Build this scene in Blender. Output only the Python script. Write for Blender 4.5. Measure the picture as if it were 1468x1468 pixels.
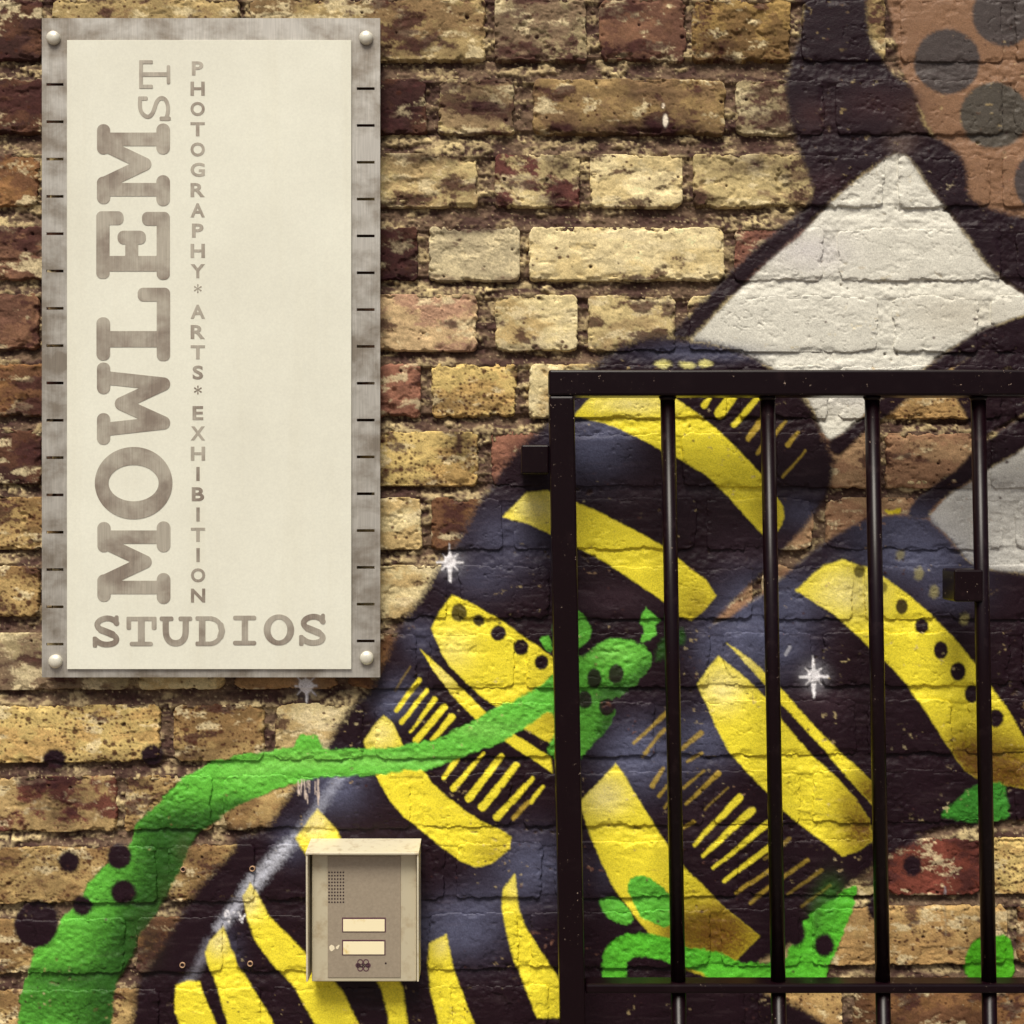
import bpy, bmesh, math, random
import numpy as np
from mathutils import Vector

for o in list(bpy.data.objects):
    bpy.data.objects.remove(o)
SC = bpy.context.scene
COL = SC.collection

# ------------------------------------------------------------------ camera, sky, sun
S = 0.0007            # metres of wall per pixel of the tracing grid
D = 1.40              # camera to brick face
CZ = 1.62             # height of the lens above the pavement
MID = 734.0

cam = bpy.data.cameras.new('camera')
cam_o = bpy.data.objects.new('camera', cam)
COL.objects.link(cam_o)
cam_o.location = (0, -D, CZ)
cam_o.rotation_euler = (math.radians(90), 0, 0)
cam.sensor_width = 36
cam.sensor_height = 36
cam.lens = 36 * D / (1468 * S)
cam.clip_start = 0.02
cam.clip_end = 4000
SC.camera = cam_o

SUN_EL, SUN_AZ = 60.0, 192.0       # azimuth clockwise from +Y: in front of the wall, a little to the left
world = bpy.data.worlds.new('World')
SC.world = world
world.use_nodes = True
wn = world.node_tree
wn.nodes.clear()
sky = wn.nodes.new('ShaderNodeTexSky')
sky.sky_type = 'NISHITA'
sky.sun_disc = False
sky.sun_elevation = math.radians(SUN_EL)
sky.sun_rotation = math.radians(SUN_AZ)
sky.air_density = 1.0
sky.dust_density = 6.0
sky.ozone_density = 0.6
bg = wn.nodes.new('ShaderNodeBackground')
bg.inputs['Strength'].default_value = 0.06
wo = wn.nodes.new('ShaderNodeOutputWorld')
wn.links.new(sky.outputs[0], bg.inputs[0])
wn.links.new(bg.outputs[0], wo.inputs[0])

sun = bpy.data.lights.new('sun', 'SUN')
sun.energy = 3.3
sun.angle = math.radians(26)
sun.color = (1.0, 0.95, 0.84)
sun_o = bpy.data.objects.new('sun', sun)
COL.objects.link(sun_o)
el, az = math.radians(SUN_EL), math.radians(SUN_AZ)
to_sun = Vector((math.sin(az) * math.cos(el), math.cos(az) * math.cos(el), math.sin(el)))
sun_o.rotation_euler = to_sun.to_track_quat('Z', 'Y').to_euler()
sun_o.location = to_sun * 6 + Vector((0, 0, CZ))

SC.render.engine = 'CYCLES'
SC.view_settings.view_transform = 'Standard'
SC.view_settings.look = 'None'
SC.view_settings.gamma = 1.0
SC.view_settings.use_curve_mapping = False
SC.view_settings.exposure = 0.30

# ------------------------------------------------------------------ helpers
def P(px, py, d=0.0):
    """tracing-grid point to the world, on a plane d metres in front of the brick face"""
    k = S * (D - d) / D
    return Vector(((px - MID) * k, -d, CZ - (py - MID) * k))

K = 1.0
def lin(c):
    c = np.array(c, dtype=np.float32) / 255.0
    return (np.where(c <= 0.04045, c / 12.92, ((c + 0.055) / 1.055) ** 2.4) / K).astype(np.float32)

def empty(name, loc=(0, 0, 0)):
    o = bpy.data.objects.new(name, None)
    o.empty_display_size = 0.05
    o.location = loc
    COL.objects.link(o)
    return o

def tag(o, label=None, cat=None, group=None, kind=None):
    if label: o['label'] = label
    if cat: o['category'] = cat
    if group: o['group'] = group
    if kind: o['kind'] = kind
    return o

def link(name, me, mat, parent=None):
    o = bpy.data.objects.new(name, me)
    COL.objects.link(o)
    if mat is not None:
        me.materials.clear(); me.materials.append(mat)
    if parent is not None:
        o.parent = parent
        pw = Vector((0, 0, 0)); p = parent
        while p is not None:
            pw += p.location; p = p.parent
        o.location = o.location - pw
    return o

def place(o, world_loc):
    """set the world position of an object whose ancestors are only translated"""
    pw = Vector((0, 0, 0)); p = o.parent
    while p is not None:
        pw += p.location; p = p.parent
    o.location = Vector(world_loc) - pw

def from_bm(name, bm, mat, parent=None, smooth=False, origin=None):
    me = bpy.data.meshes.new(name)
    if origin is None and len(bm.verts):
        mn = Vector((min(v.co.x for v in bm.verts), min(v.co.y for v in bm.verts), min(v.co.z for v in bm.verts)))
        mx = Vector((max(v.co.x for v in bm.verts), max(v.co.y for v in bm.verts), max(v.co.z for v in bm.verts)))
        origin = (mn + mx) / 2
    for v in bm.verts: v.co -= origin
    bm.normal_update()
    bm.to_mesh(me); bm.free()
    if smooth:
        me.polygons.foreach_set('use_smooth', [True] * len(me.polygons))
    o = link(name, me, mat, parent)
    place(o, origin)
    return o

def add_box(bm, x0, x1, y0, y1, z0, z1, bevel=0.0, seg=2):
    vs = [bm.verts.new((x, y, z)) for x in (x0, x1) for y in (y0, y1) for z in (z0, z1)]
    f = [(0, 1, 3, 2), (4, 6, 7, 5), (0, 4, 5, 1), (2, 3, 7, 6), (0, 2, 6, 4), (1, 5, 7, 3)]
    fs = [bm.faces.new([vs[i] for i in q]) for q in f]
    if bevel > 0:
        es = list({e for q in fs for e in q.edges})
        bmesh.ops.bevel(bm, geom=es, offset=bevel, segments=seg, profile=0.5, affect='EDGES')
    return vs

def add_hexa(bm, pts, bevel=0.0, seg=2):
    """8 points: four of the back (ccw) then four of the front"""
    vs = [bm.verts.new(p) for p in pts]
    f = [(3, 2, 1, 0), (4, 5, 6, 7), (0, 1, 5, 4), (1, 2, 6, 5), (2, 3, 7, 6), (3, 0, 4, 7)]
    fs = [bm.faces.new([vs[i] for i in q]) for q in f]
    bmesh.ops.recalc_face_normals(bm, faces=fs)
    if bevel > 0:
        es = list({e for q in fs for e in q.edges})
        bmesh.ops.bevel(bm, geom=es, offset=bevel, segments=seg, profile=0.5, affect='EDGES')

def add_rod(bm, a, b, r, n=14, r2=None):
    a, b = Vector(a), Vector(b)
    if r2 is None: r2 = r
    q = (b - a).to_track_quat('Z', 'Y')
    rings = []
    for c, rr in ((a, r), (b, r2)):
        rings.append([bm.verts.new(c + q @ Vector((rr * math.cos(2 * math.pi * i / n), rr * math.sin(2 * math.pi * i / n), 0))) for i in range(n)])
    for i in range(n):
        f = bm.faces.new((rings[0][i], rings[0][(i + 1) % n], rings[1][(i + 1) % n], rings[1][i]))
        f.smooth = True
    bm.faces.new(list(reversed(rings[0]))); bm.faces.new(rings[1])

# ------------------------------------------------------------------ noise
_T = np.random.RandomState(3).rand(1024 * 1024).astype(np.float32)
def hash2(xi, yi, seed):
    a = (int(seed) * 7919 + 131) % 1021; b = (int(seed) * 104729 + 977) % 1019
    return _T[(((yi.astype(np.int32) + b) & 1023) << 10) | ((xi.astype(np.int32) + a) & 1023)]

def vnoise(x, y, seed):
    xf = np.floor(x); yf = np.floor(y)
    u = (x - xf).astype(np.float32); v = (y - yf).astype(np.float32)
    u = u * u * (3 - 2 * u); v = v * v * (3 - 2 * v)
    sa = (int(seed) * 7919 + 131) % 1021; sb = (int(seed) * 104729 + 977) % 1019
    xi = xf.astype(np.int32) + sa; yi = yf.astype(np.int32) + sb
    x0 = xi & 1023; x1 = (xi + 1) & 1023; y0 = (yi & 1023) << 10; y1 = ((yi + 1) & 1023) << 10
    a = _T[y0 | x0]; a += (_T[y0 | x1] - a) * u
    c = _T[y1 | x0]; c += (_T[y1 | x1] - c) * u
    return a + (c - a) * v

def fbm(x, y, seed, octv=3):
    s = 0; a = 0.5; t = 0
    for i in range(octv):
        s = s + a * vnoise(x, y, seed + i * 17); t += a
        x = x * 2.03 + 13.7; y = y * 2.03 + 7.1; a *= 0.5
    return s / t

def sstep(a, b, x):
    t = np.clip((x - a) / (b - a + 1e-9), 0, 1)
    return t * t * (3 - 2 * t)

def dots(x, y, cell, rmin, rmax, prob, seed, soft=1.0):
    """scattered roundish specks; prob may be an array"""
    cx = np.floor(x / cell); cy = np.floor(y / cell)
    out = np.zeros_like(x, dtype=np.float32)
    for dx in (-1, 0, 1):
        for dy in (-1, 0, 1):
            ix = cx + dx; iy = cy + dy
            px = (ix + 0.15 + 0.7 * hash2(ix, iy, seed)) * cell
            py = (iy + 0.15 + 0.7 * hash2(ix, iy, seed + 1)) * cell
            r = rmin + (rmax - rmin) * hash2(ix, iy, seed + 2) ** 2
            on = hash2(ix, iy, seed + 3) < prob
            d = np.sqrt((x - px) ** 2 + ((y - py) * 1.15) ** 2)
            out = np.maximum(out, np.where(on, 1 - sstep(r - soft, r + soft, d), 0))
    return out

def mix(a, b, m):
    return a + (b - a) * m[..., None]

# ------------------------------------------------------------------ the mural, as paint laid on the wall
LO, HI = -90, 1560
N = HI - LO
gy, gx = np.mgrid[LO:HI, LO:HI].astype(np.float32)
PC = np.zeros((N, N, 3), np.float32)     # paint colour
PA = np.zeros((N, N), np.float32)        # paint cover
WX = ((fbm(gx / 26, gy / 26, 901, 3) - .5) * 7 + (fbm(gx / 5, gy / 5, 905, 2) - .5) * 3).astype(np.float32)
WY = ((fbm(gx / 26, gy / 26, 911, 3) - .5) * 7 + (fbm(gx / 5, gy / 5, 915, 2) - .5) * 3).astype(np.float32)
GR = fbm(gx / 2.2, gy / 2.2, 921, 2)      # spray grain
RG = fbm(gx / 7, gy / 7, 925, 3)          # ragged brush edge

def win(x0, x1, y0, y1):
    a = int(max(0, math.floor(x0 - LO))); b = int(min(N, math.ceil(x1 - LO)))
    c = int(max(0, math.floor(y0 - LO))); d = int(min(N, math.ceil(y1 - LO)))
    return slice(c, max(c, d)), slice(a, max(a, b))

def poly_sd(pts, x, y):
    d = np.full(x.shape, 1e9, np.float32); ins = np.zeros(x.shape, bool)
    n = len(pts)
    for i in range(n):
        ax, ay = pts[i]; bx, by = pts[(i + 1) % n]
        ex, ey = bx - ax, by - ay
        L = ex * ex + ey * ey + 1e-9
        t = np.clip(((x - ax) * ex + (y - ay) * ey) / L, 0, 1)
        d = np.minimum(d, (x - ax - ex * t) ** 2 + (y - ay - ey * t) ** 2)
        if ay != by:
            c = (ay > y) != (by > y)
            ins ^= c & (x < (bx - ax) * (y - ay) / (by - ay) + ax)
    d = np.sqrt(d)
    return np.where(ins, d, -d)

def smooth_poly(pts, it=1):
    for _ in range(it):
        q = []
        n = len(pts)
        for i in range(n):
            a, b = pts[i], pts[(i + 1) % n]
            L = math.hypot(b[0] - a[0], b[1] - a[1])
            if L < 5: q.append(((a[0] + b[0]) / 2, (a[1] + b[1]) / 2)); continue
            k = min(0.25, 8.0 / L)
            q.append((a[0] + (b[0] - a[0]) * k, a[1] + (b[1] - a[1]) * k))
            q.append((a[0] + (b[0] - a[0]) * (1 - k), a[1] + (b[1] - a[1]) * (1 - k)))
        pts = q
    return pts

def edge(sd, soft, sy, sx, rag):
    sd = sd + (GR[sy, sx] - .5) * soft * 1.1
    if rag: sd = sd + (RG[sy, sx] - .5) * rag
    return sstep(-soft, soft, sd)

def lay(sy, sx, m, col, cover=None):
    c = lin(col)
    PC[sy, sx] = mix(PC[sy, sx], c, m)
    PA[sy, sx] = np.maximum(PA[sy, sx], m) if cover is None else PA[sy, sx]

def poly(pts, col, soft=2.0, wob=0.5, rag=0.0, op=1.0, rnd=1, clip=None):
    pts = smooth_poly(pts, rnd) if rnd else pts
    xs = [p[0] for p in pts]; ys = [p[1] for p in pts]
    g = soft * 2 + 10
    sy, sx = win(min(xs) - g, max(xs) + g, min(ys) - g, max(ys) + g)
    sd = poly_sd(pts, gx[sy, sx] + WX[sy, sx] * wob, gy[sy, sx] + WY[sy, sx] * wob)
    m = edge(sd, soft, sy, sx, rag) * op
    if clip is not None:
        full = np.zeros((N, N), np.float32); full[clip[0], clip[1]] = clip[2]
        m = m * full[sy, sx]
    lay(sy, sx, m, col)
    return sy, sx, m

def blob(x, y, rx, ry, col, op=1.0, soft=None, clip=None, ang=0.0, wob=1.0):
    """soft round of spray; soft=None gives a wide airbrush falloff"""
    r = max(rx, ry) * (2.2 if soft is None else 1.3) + 8
    sy, sx = win(x - r, x + r, y - r, y + r)
    X = gx[sy, sx] + WX[sy, sx] * wob - x; Y = gy[sy, sx] + WY[sy, sx] * wob - y
    c, s = math.cos(ang), math.sin(ang)
    U = (X * c + Y * s) / rx; V = (-X * s + Y * c) / ry
    q = np.sqrt(U * U + V * V)
    if soft is None:
        m = np.exp(-q * q * 1.1) * (0.75 + 0.5 * GR[sy, sx]) * op
        m = np.clip(m, 0, 1)
    else:
        m = edge((1 - q) * min(rx, ry), soft, sy, sx, 0) * op
    if clip is not None:
        full = np.zeros((N, N), np.float32)
        full[clip[0], clip[1]] = clip[2]
        m = m * full[sy, sx]
        c3 = lin(col); PC[sy, sx] = mix(PC[sy, sx], c3, m)
        return
    lay(sy, sx, m, col)

def line(pts, w0, w1, col, soft=1.2, op=1.0, wob=0.35):
    xs = [p[0] for p in pts]; ys = [p[1] for p in pts]
    g = max(w0, w1) + soft * 2 + 8
    sy, sx = win(min(xs) - g, max(xs) + g, min(ys) - g, max(ys) + g)
    x = gx[sy, sx] + WX[sy, sx] * wob; y = gy[sy, sx] + WY[sy, sx] * wob
    best = np.full(x.shape, -1e9, np.float32)
    n = len(pts) - 1
    for i in range(n):
        ax, ay = pts[i]; bx, by = pts[i + 1]
        ex, ey = bx - ax, by - ay
        t = np.clip(((x - ax) * ex + (y - ay) * ey) / (ex * ex + ey * ey + 1e-9), 0, 1)
        w = w0 + (w1 - w0) * (i + t) / n
        best = np.maximum(best, w / 2 - np.sqrt((x - ax - ex * t) ** 2 + (y - ay - ey * t) ** 2))
    m = edge(best, soft, sy, sx, 0) * op
    lay(sy, sx, m, col)

BLACK = (29, 10, 20); BLUE = (98, 102, 130); YEL = (240, 223, 58); PALE = (240, 226, 150)
BRN = (100, 68, 20); GRN = (100, 186, 62); DGRN = (40, 84, 26); WHITE = (216, 213, 200); TAN = (134, 101, 76); GREYD = (72, 64, 62)

# peach ground and grey spots at the top right
poly([(1255, -90), (1560, -90), (1560, 330), (1400, 310), (1340, 200), (1290, 100)], TAN, 4, 1)
blob(1358, 88, 47, 47, GREYD, 1, 3, wob=.3); blob(1426, 165, 49, 47, (78, 72, 64), 1, 3, wob=.3); blob(1440, 20, 46, 46, GREYD, 1, 3, wob=.3)
blob(1500, 260, 46, 46, GREYD, 1, 3, wob=.3)
# white tips
poly([(988, 490), (1080, 393), (1154, 329), (1185, 295), (1227, 258), (1266, 229), (1285, 217), (1300, 219), (1310, 234), (1337, 275), (1362, 305),
      (1382, 332), (1420, 388), (1478, 428), (1478, 448), (1421, 468), (1386, 485), (1350, 507), (1328, 527), (1262, 572), (1217, 617), (1188, 636), (1171, 598),
      (1154, 568), (1100, 524), (1066, 507), (1034, 497)], WHITE, 3, .5)
poly([(1328, 746), (1355, 713), (1399, 686), (1560, 580), (1560, 836), (1400, 815), (1391, 808), (1372, 786), (1350, 761)], (206, 204, 196), 3, .5)
blob(1160, 360, 60, 30, (196, 190, 196), .5); blob(1250, 560, 90, 30, (190, 186, 188), .4); blob(1370, 450, 70, 30, (186, 178, 160), .5)
# dark masses
B1 = [(175, 1560), (197, 1410), (211, 1389), (236, 1345), (260, 1308), (285, 1272), (310, 1245), (332, 1219), (340, 1200), (376, 1194), (400, 1160), (424, 1122),
      (450, 1095), (464, 1073), (481, 1046), (503, 1014), (532, 986), (550, 950), (572, 899), (586, 877), (608, 847), (628, 816), (645, 791), (660, 767),
      (684, 722), (704, 694), (731, 655), (751, 637), (784, 605), (845, 528), (877, 501), (907, 487), (936, 481), (961, 482), (990, 486), (1034, 493),
      (1066, 503), (1100, 520), (1154, 566), (1171, 596), (1185, 632), (1195, 657), (1197, 676), (1193, 698), (1178, 727), (1129, 788), (1080, 838),
      (1029, 889), (1000, 960), (900, 1090), (840, 1180), (840, 1560)]
poly(B1, BLACK, 8, .6)
B2 = [(1029, 885), (1095, 850), (1117, 830), (1149, 801), (1173, 784), (1195, 767), (1227, 750), (1252, 741), (1291, 736), (1330, 742), (1350, 759), (1372, 784),
      (1391, 806), (1420, 816), (1560, 832), (1560, 1170), (1408, 1184), (1335, 1190), (1313, 1207), (1283, 1222), (1237, 1257), (1207, 1278), (1198, 1300),
      (1150, 1345), (1110, 1368), (1085, 1385), (1090, 1420), (1140, 1440), (1190, 1470), (1190, 1560), (780, 1560), (780, 1180), (900, 1000)]
poly(B2, BLACK, 6, .6)
poly([(955, 484), (975, 463), (1010, 429), (1034, 400), (1080, 356), (1117, 327), (1154, 295), (1166, 278), (1154, 243), (1146, 217), (1136, 187), (1127, 145),
      (1125, 114), (1136, 77), (1149, 45), (1155, -90), (1238, -90), (1245, 40), (1254, 70), (1271, 87), (1284, 109), (1301, 116), (1313, 133), (1320, 160),
      (1328, 185), (1350, 199), (1374, 217), (1386, 234), (1389, 256), (1388, 275), (1396, 288), (1430, 300), (1560, 330), (1560, 440), (1480, 428), (1420, 388), (1382, 332), (1362, 305), (1337, 275), (1308, 234), (1292, 219), (1266, 229), (1227, 258), (1185, 295), (1154, 329),
      (1080, 393), (1030, 446), (990, 488)], BLACK, 6, .6)
poly([(1184, 634), (1217, 615), (1242, 593), (1262, 570), (1328, 525), (1386, 483), (1421, 466), (1480, 448), (1560, 440), (1560, 480), (1480, 480), (1400, 510), (1360, 532), (1306, 569),
      (1266, 601), (1242, 620), (1198, 659)], BLACK, 4, .6)
poly([(1365, 560), (1382, 593), (1402, 632), (1560, 540), (1560, 460), (1440, 480), (1360, 530)], BLACK, 4, .6)
poly([(1298, 744), (1310, 718), (1337, 696), (1374, 669), (1402, 640), (1560, 530), (1560, 584), (1399, 686), (1355, 713), (1335, 733), (1330, 748)], BLACK, 4, .6)
# worn, browner patches inside the top blob
blob(1165, 165, 26, 22, (66, 40, 40), .55); blob(1255, 150, 50, 26, (62, 36, 38), .5); blob(1310, 165, 22, 34, (72, 48, 40), .5); blob(1292, 205, 20, 16, (110, 92, 84), .5)
blob(1180, 262, 40, 20, (62, 38, 42), .5)
# airbrushed sheen on the dark barrels
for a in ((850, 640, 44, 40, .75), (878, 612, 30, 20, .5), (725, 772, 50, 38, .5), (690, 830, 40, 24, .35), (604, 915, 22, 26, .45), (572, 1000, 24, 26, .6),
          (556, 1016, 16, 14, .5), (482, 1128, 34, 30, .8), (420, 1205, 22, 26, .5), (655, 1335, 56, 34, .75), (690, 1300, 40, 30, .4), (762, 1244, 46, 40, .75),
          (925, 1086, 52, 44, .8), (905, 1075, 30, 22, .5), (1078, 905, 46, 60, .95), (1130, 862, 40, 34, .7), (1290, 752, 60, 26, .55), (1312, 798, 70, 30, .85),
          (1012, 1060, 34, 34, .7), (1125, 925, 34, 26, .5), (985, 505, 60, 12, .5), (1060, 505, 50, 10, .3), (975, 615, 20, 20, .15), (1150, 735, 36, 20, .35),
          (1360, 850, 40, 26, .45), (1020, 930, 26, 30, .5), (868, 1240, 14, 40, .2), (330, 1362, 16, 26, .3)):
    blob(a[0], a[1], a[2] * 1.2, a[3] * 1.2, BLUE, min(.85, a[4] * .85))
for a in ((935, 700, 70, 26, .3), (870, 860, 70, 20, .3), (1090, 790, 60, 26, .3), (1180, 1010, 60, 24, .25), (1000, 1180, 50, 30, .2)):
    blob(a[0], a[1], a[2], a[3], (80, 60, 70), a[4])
def bare(pts, soft):
    xs = [p[0] for p in pts]; ys = [p[1] for p in pts]
    sy, sx = win(min(xs) - 20, max(xs) + 20, min(ys) - 20, max(ys) + 20)
    sd = poly_sd(pts, gx[sy, sx] + WX[sy, sx] * .5, gy[sy, sx] + WY[sy, sx] * .5)
    PA[sy, sx] *= 1 - edge(sd, soft, sy, sx, 0) * .96
bare([(1024, 892), (1080, 836), (1117, 799), (1156, 757), (1180, 722), (1193, 698), (1198, 672), (1200, 657), (1242, 622), (1306, 571), (1367, 567), (1402, 634), (1374, 667),
      (1337, 694), (1308, 716), (1297, 734), (1252, 739), (1227, 748), (1195, 766), (1149, 800), (1117, 829), (1095, 849), (1046, 886)], 4)
# pale streaks along the lit edge
line([(490, 1108), (455, 1162), (425, 1200)], 12, 16, (176, 180, 198), 8, .55)
line([(412, 1212), (385, 1243), (358, 1272)], 16, 20, (200, 203, 216), 9, .8)
line([(350, 1282), (330, 1312), (316, 1330)], 14, 16, (196, 198, 212), 8, .7)
line([(300, 1350), (285, 1385), (262, 1420)], 10, 12, (150, 150, 164), 7, .5)

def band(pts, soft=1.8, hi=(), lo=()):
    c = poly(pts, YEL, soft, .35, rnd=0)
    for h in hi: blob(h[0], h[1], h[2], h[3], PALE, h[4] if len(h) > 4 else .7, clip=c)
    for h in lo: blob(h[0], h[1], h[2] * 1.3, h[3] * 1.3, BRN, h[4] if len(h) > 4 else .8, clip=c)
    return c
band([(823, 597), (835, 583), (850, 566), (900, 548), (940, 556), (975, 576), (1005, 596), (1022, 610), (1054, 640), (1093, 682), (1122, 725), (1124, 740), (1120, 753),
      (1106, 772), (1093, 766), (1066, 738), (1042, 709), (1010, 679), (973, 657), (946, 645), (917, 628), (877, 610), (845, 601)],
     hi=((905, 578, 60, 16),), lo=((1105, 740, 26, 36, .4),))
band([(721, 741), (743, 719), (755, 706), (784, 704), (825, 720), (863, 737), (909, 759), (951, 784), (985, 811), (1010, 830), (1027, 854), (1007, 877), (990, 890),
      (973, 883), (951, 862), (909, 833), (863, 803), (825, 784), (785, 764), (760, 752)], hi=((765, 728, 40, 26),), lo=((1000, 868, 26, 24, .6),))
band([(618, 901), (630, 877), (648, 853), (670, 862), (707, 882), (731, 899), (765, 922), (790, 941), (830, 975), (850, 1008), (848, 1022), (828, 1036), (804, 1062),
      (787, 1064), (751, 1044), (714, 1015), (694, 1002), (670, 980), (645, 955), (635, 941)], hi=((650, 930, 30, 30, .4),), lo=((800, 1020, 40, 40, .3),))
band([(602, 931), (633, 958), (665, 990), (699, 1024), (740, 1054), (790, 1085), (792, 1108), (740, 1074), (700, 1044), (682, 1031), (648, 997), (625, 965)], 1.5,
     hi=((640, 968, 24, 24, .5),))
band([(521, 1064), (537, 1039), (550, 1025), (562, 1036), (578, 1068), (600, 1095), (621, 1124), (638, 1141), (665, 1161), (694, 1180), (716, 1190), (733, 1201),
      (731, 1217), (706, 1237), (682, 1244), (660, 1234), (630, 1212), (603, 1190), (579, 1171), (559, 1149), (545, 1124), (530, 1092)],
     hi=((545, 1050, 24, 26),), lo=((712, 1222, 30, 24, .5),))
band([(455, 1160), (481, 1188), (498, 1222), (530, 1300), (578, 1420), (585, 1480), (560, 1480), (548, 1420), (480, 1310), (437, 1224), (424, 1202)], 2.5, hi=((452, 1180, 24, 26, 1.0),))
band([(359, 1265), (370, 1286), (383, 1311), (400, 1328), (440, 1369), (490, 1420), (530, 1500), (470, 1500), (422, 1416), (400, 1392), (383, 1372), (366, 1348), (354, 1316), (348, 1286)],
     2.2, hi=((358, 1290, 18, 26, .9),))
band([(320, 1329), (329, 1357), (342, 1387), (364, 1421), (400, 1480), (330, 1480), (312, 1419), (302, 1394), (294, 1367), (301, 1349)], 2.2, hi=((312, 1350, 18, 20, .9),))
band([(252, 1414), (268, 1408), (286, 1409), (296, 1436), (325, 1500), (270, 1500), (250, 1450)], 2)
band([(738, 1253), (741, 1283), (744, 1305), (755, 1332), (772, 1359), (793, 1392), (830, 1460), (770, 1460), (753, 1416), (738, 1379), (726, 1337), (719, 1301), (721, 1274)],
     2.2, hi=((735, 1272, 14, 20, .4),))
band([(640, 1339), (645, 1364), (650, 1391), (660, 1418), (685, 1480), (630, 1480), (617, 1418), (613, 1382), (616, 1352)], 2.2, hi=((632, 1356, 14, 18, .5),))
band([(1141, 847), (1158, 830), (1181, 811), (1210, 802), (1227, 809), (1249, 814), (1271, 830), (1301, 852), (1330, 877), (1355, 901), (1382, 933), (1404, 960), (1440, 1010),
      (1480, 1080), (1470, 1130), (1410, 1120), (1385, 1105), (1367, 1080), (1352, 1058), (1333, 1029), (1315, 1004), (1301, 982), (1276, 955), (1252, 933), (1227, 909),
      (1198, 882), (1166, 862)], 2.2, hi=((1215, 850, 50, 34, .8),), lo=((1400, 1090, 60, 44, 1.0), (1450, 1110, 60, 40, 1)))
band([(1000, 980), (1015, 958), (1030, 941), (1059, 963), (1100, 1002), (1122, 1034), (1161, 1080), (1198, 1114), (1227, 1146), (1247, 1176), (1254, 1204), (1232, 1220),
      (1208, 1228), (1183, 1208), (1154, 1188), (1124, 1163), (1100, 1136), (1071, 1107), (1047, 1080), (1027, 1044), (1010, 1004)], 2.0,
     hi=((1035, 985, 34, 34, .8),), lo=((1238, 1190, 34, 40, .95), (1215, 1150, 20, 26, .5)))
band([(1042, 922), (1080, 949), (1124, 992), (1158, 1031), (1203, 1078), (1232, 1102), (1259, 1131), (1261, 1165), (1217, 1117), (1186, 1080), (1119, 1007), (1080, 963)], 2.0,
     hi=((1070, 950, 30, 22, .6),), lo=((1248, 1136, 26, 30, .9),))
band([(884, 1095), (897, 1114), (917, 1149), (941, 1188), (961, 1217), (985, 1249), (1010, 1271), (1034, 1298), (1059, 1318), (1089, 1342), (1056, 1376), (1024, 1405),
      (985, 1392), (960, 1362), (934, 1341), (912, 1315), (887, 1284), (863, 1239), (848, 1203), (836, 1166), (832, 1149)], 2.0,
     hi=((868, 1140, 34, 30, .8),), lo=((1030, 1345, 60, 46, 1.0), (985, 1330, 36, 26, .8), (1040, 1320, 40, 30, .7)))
# hatch marks
HATCH = [(588, 955, 567, 990, 2, 3, .35), (601, 975, 568, 1018, 7, 6, 1), (612, 990, 575, 1036, 5, 7, 1), (623, 1003, 588, 1050, 8, 3, 1), (637, 1014, 597, 1062, 9, 10, 1),
         (648, 1028, 620, 1061, 10, 6, 1), (656, 1088, 636, 1115, 8, 6, 1), (694, 1080, 650, 1131, 4, 9, 1), (719, 1085, 672, 1145, 9, 11, 1), (740, 1098, 692, 1157, 9, 12, 1),
         (753, 1127, 713, 1172, 5, 11, .95), (779, 1127, 761, 1150, 5, 6, .9), (764, 1116, 736, 1150, 6, 7, .9), (757, 1150, 736, 1174, 6, 6, .7),
         (1018, 571, 1010, 581, 5, 9, .9), (1050, 568, 1032, 592, 14, 15, .9), (1087, 570, 1053, 609, 8, 8, .85), (1091, 604, 1073, 629, 9, 8, .8), (1127, 603, 1110, 625, 4, 6, .6),
         (1145, 619, 1130, 638, 4, 7, .7), (1155, 646, 1123, 683, 3, 4, .6), (1096, 634, 1086, 650, 6, 6, .6), (985, 556, 976, 566, 6, 6, .6),
         (956, 1022, 909, 1066, 6, 4, .7), (953, 1046, 924, 1080, 6, 4, .7), (1005, 1051, 978, 1073, 8, 6, .7), (1006, 1080, 985, 1092, 6, 4, .7), (930, 1077, 922, 1086, 4, 4, .6),
         (951, 1102, 936, 1127, 5, 8, .7), (956, 1127, 945, 1142, 5, 5, .7), (960, 1148, 953, 1158, 4, 4, .6), (1010, 1105, 980, 1130, 3, 5, .65), (1030, 1109, 983, 1153, 8, 4, .75),
         (1044, 1129, 1010, 1161, 2, 3, .4), (1061, 1143, 995, 1212, 11, 5, .9), (1078, 1163, 1007, 1228, 12, 5, .9), (1100, 1182, 1022, 1245, 9, 5, .85),
         (1104, 1214, 1038, 1263, 9, 5, .85), (1110, 1243, 1056, 1281, 6, 5, .75), (1102, 1273, 1076, 1296, 5, 4, .5), (1102, 1181, 1080, 1198, 10, 7, .85),
         (1132, 1203, 1096, 1232, 5, 4, .4), (1158, 1232, 1086, 1284, 6, 5, .5), (1178, 1247, 1129, 1283, 5, 4, .35), (980, 1188, 995, 1178, 4, 6, .8), (1190, 1270, 1150, 1300, 4, 4, .25)]
for x0, y0, x1, y1, w0, w1, op in HATCH:
    line([(x0, y0), (x1, y1)], w0, w1, YEL if op > .8 else (190, 160, 56), 1.2, op)
for x, y in ((952, 523), (986, 524), (1012, 522)):
    blob(x, y, 10, 5, (214, 206, 130), .9, 2.5)
poly([(1268, 728), (1280, 731), (1293, 726), (1292, 737), (1270, 737)], (206, 186, 40), 2, .5)
for x, y in ((1292, 796), (1318, 823), (1340, 848), (1382, 887)):
    blob(x, y, 7, 9, (170, 160, 96), .5, 3)
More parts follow.
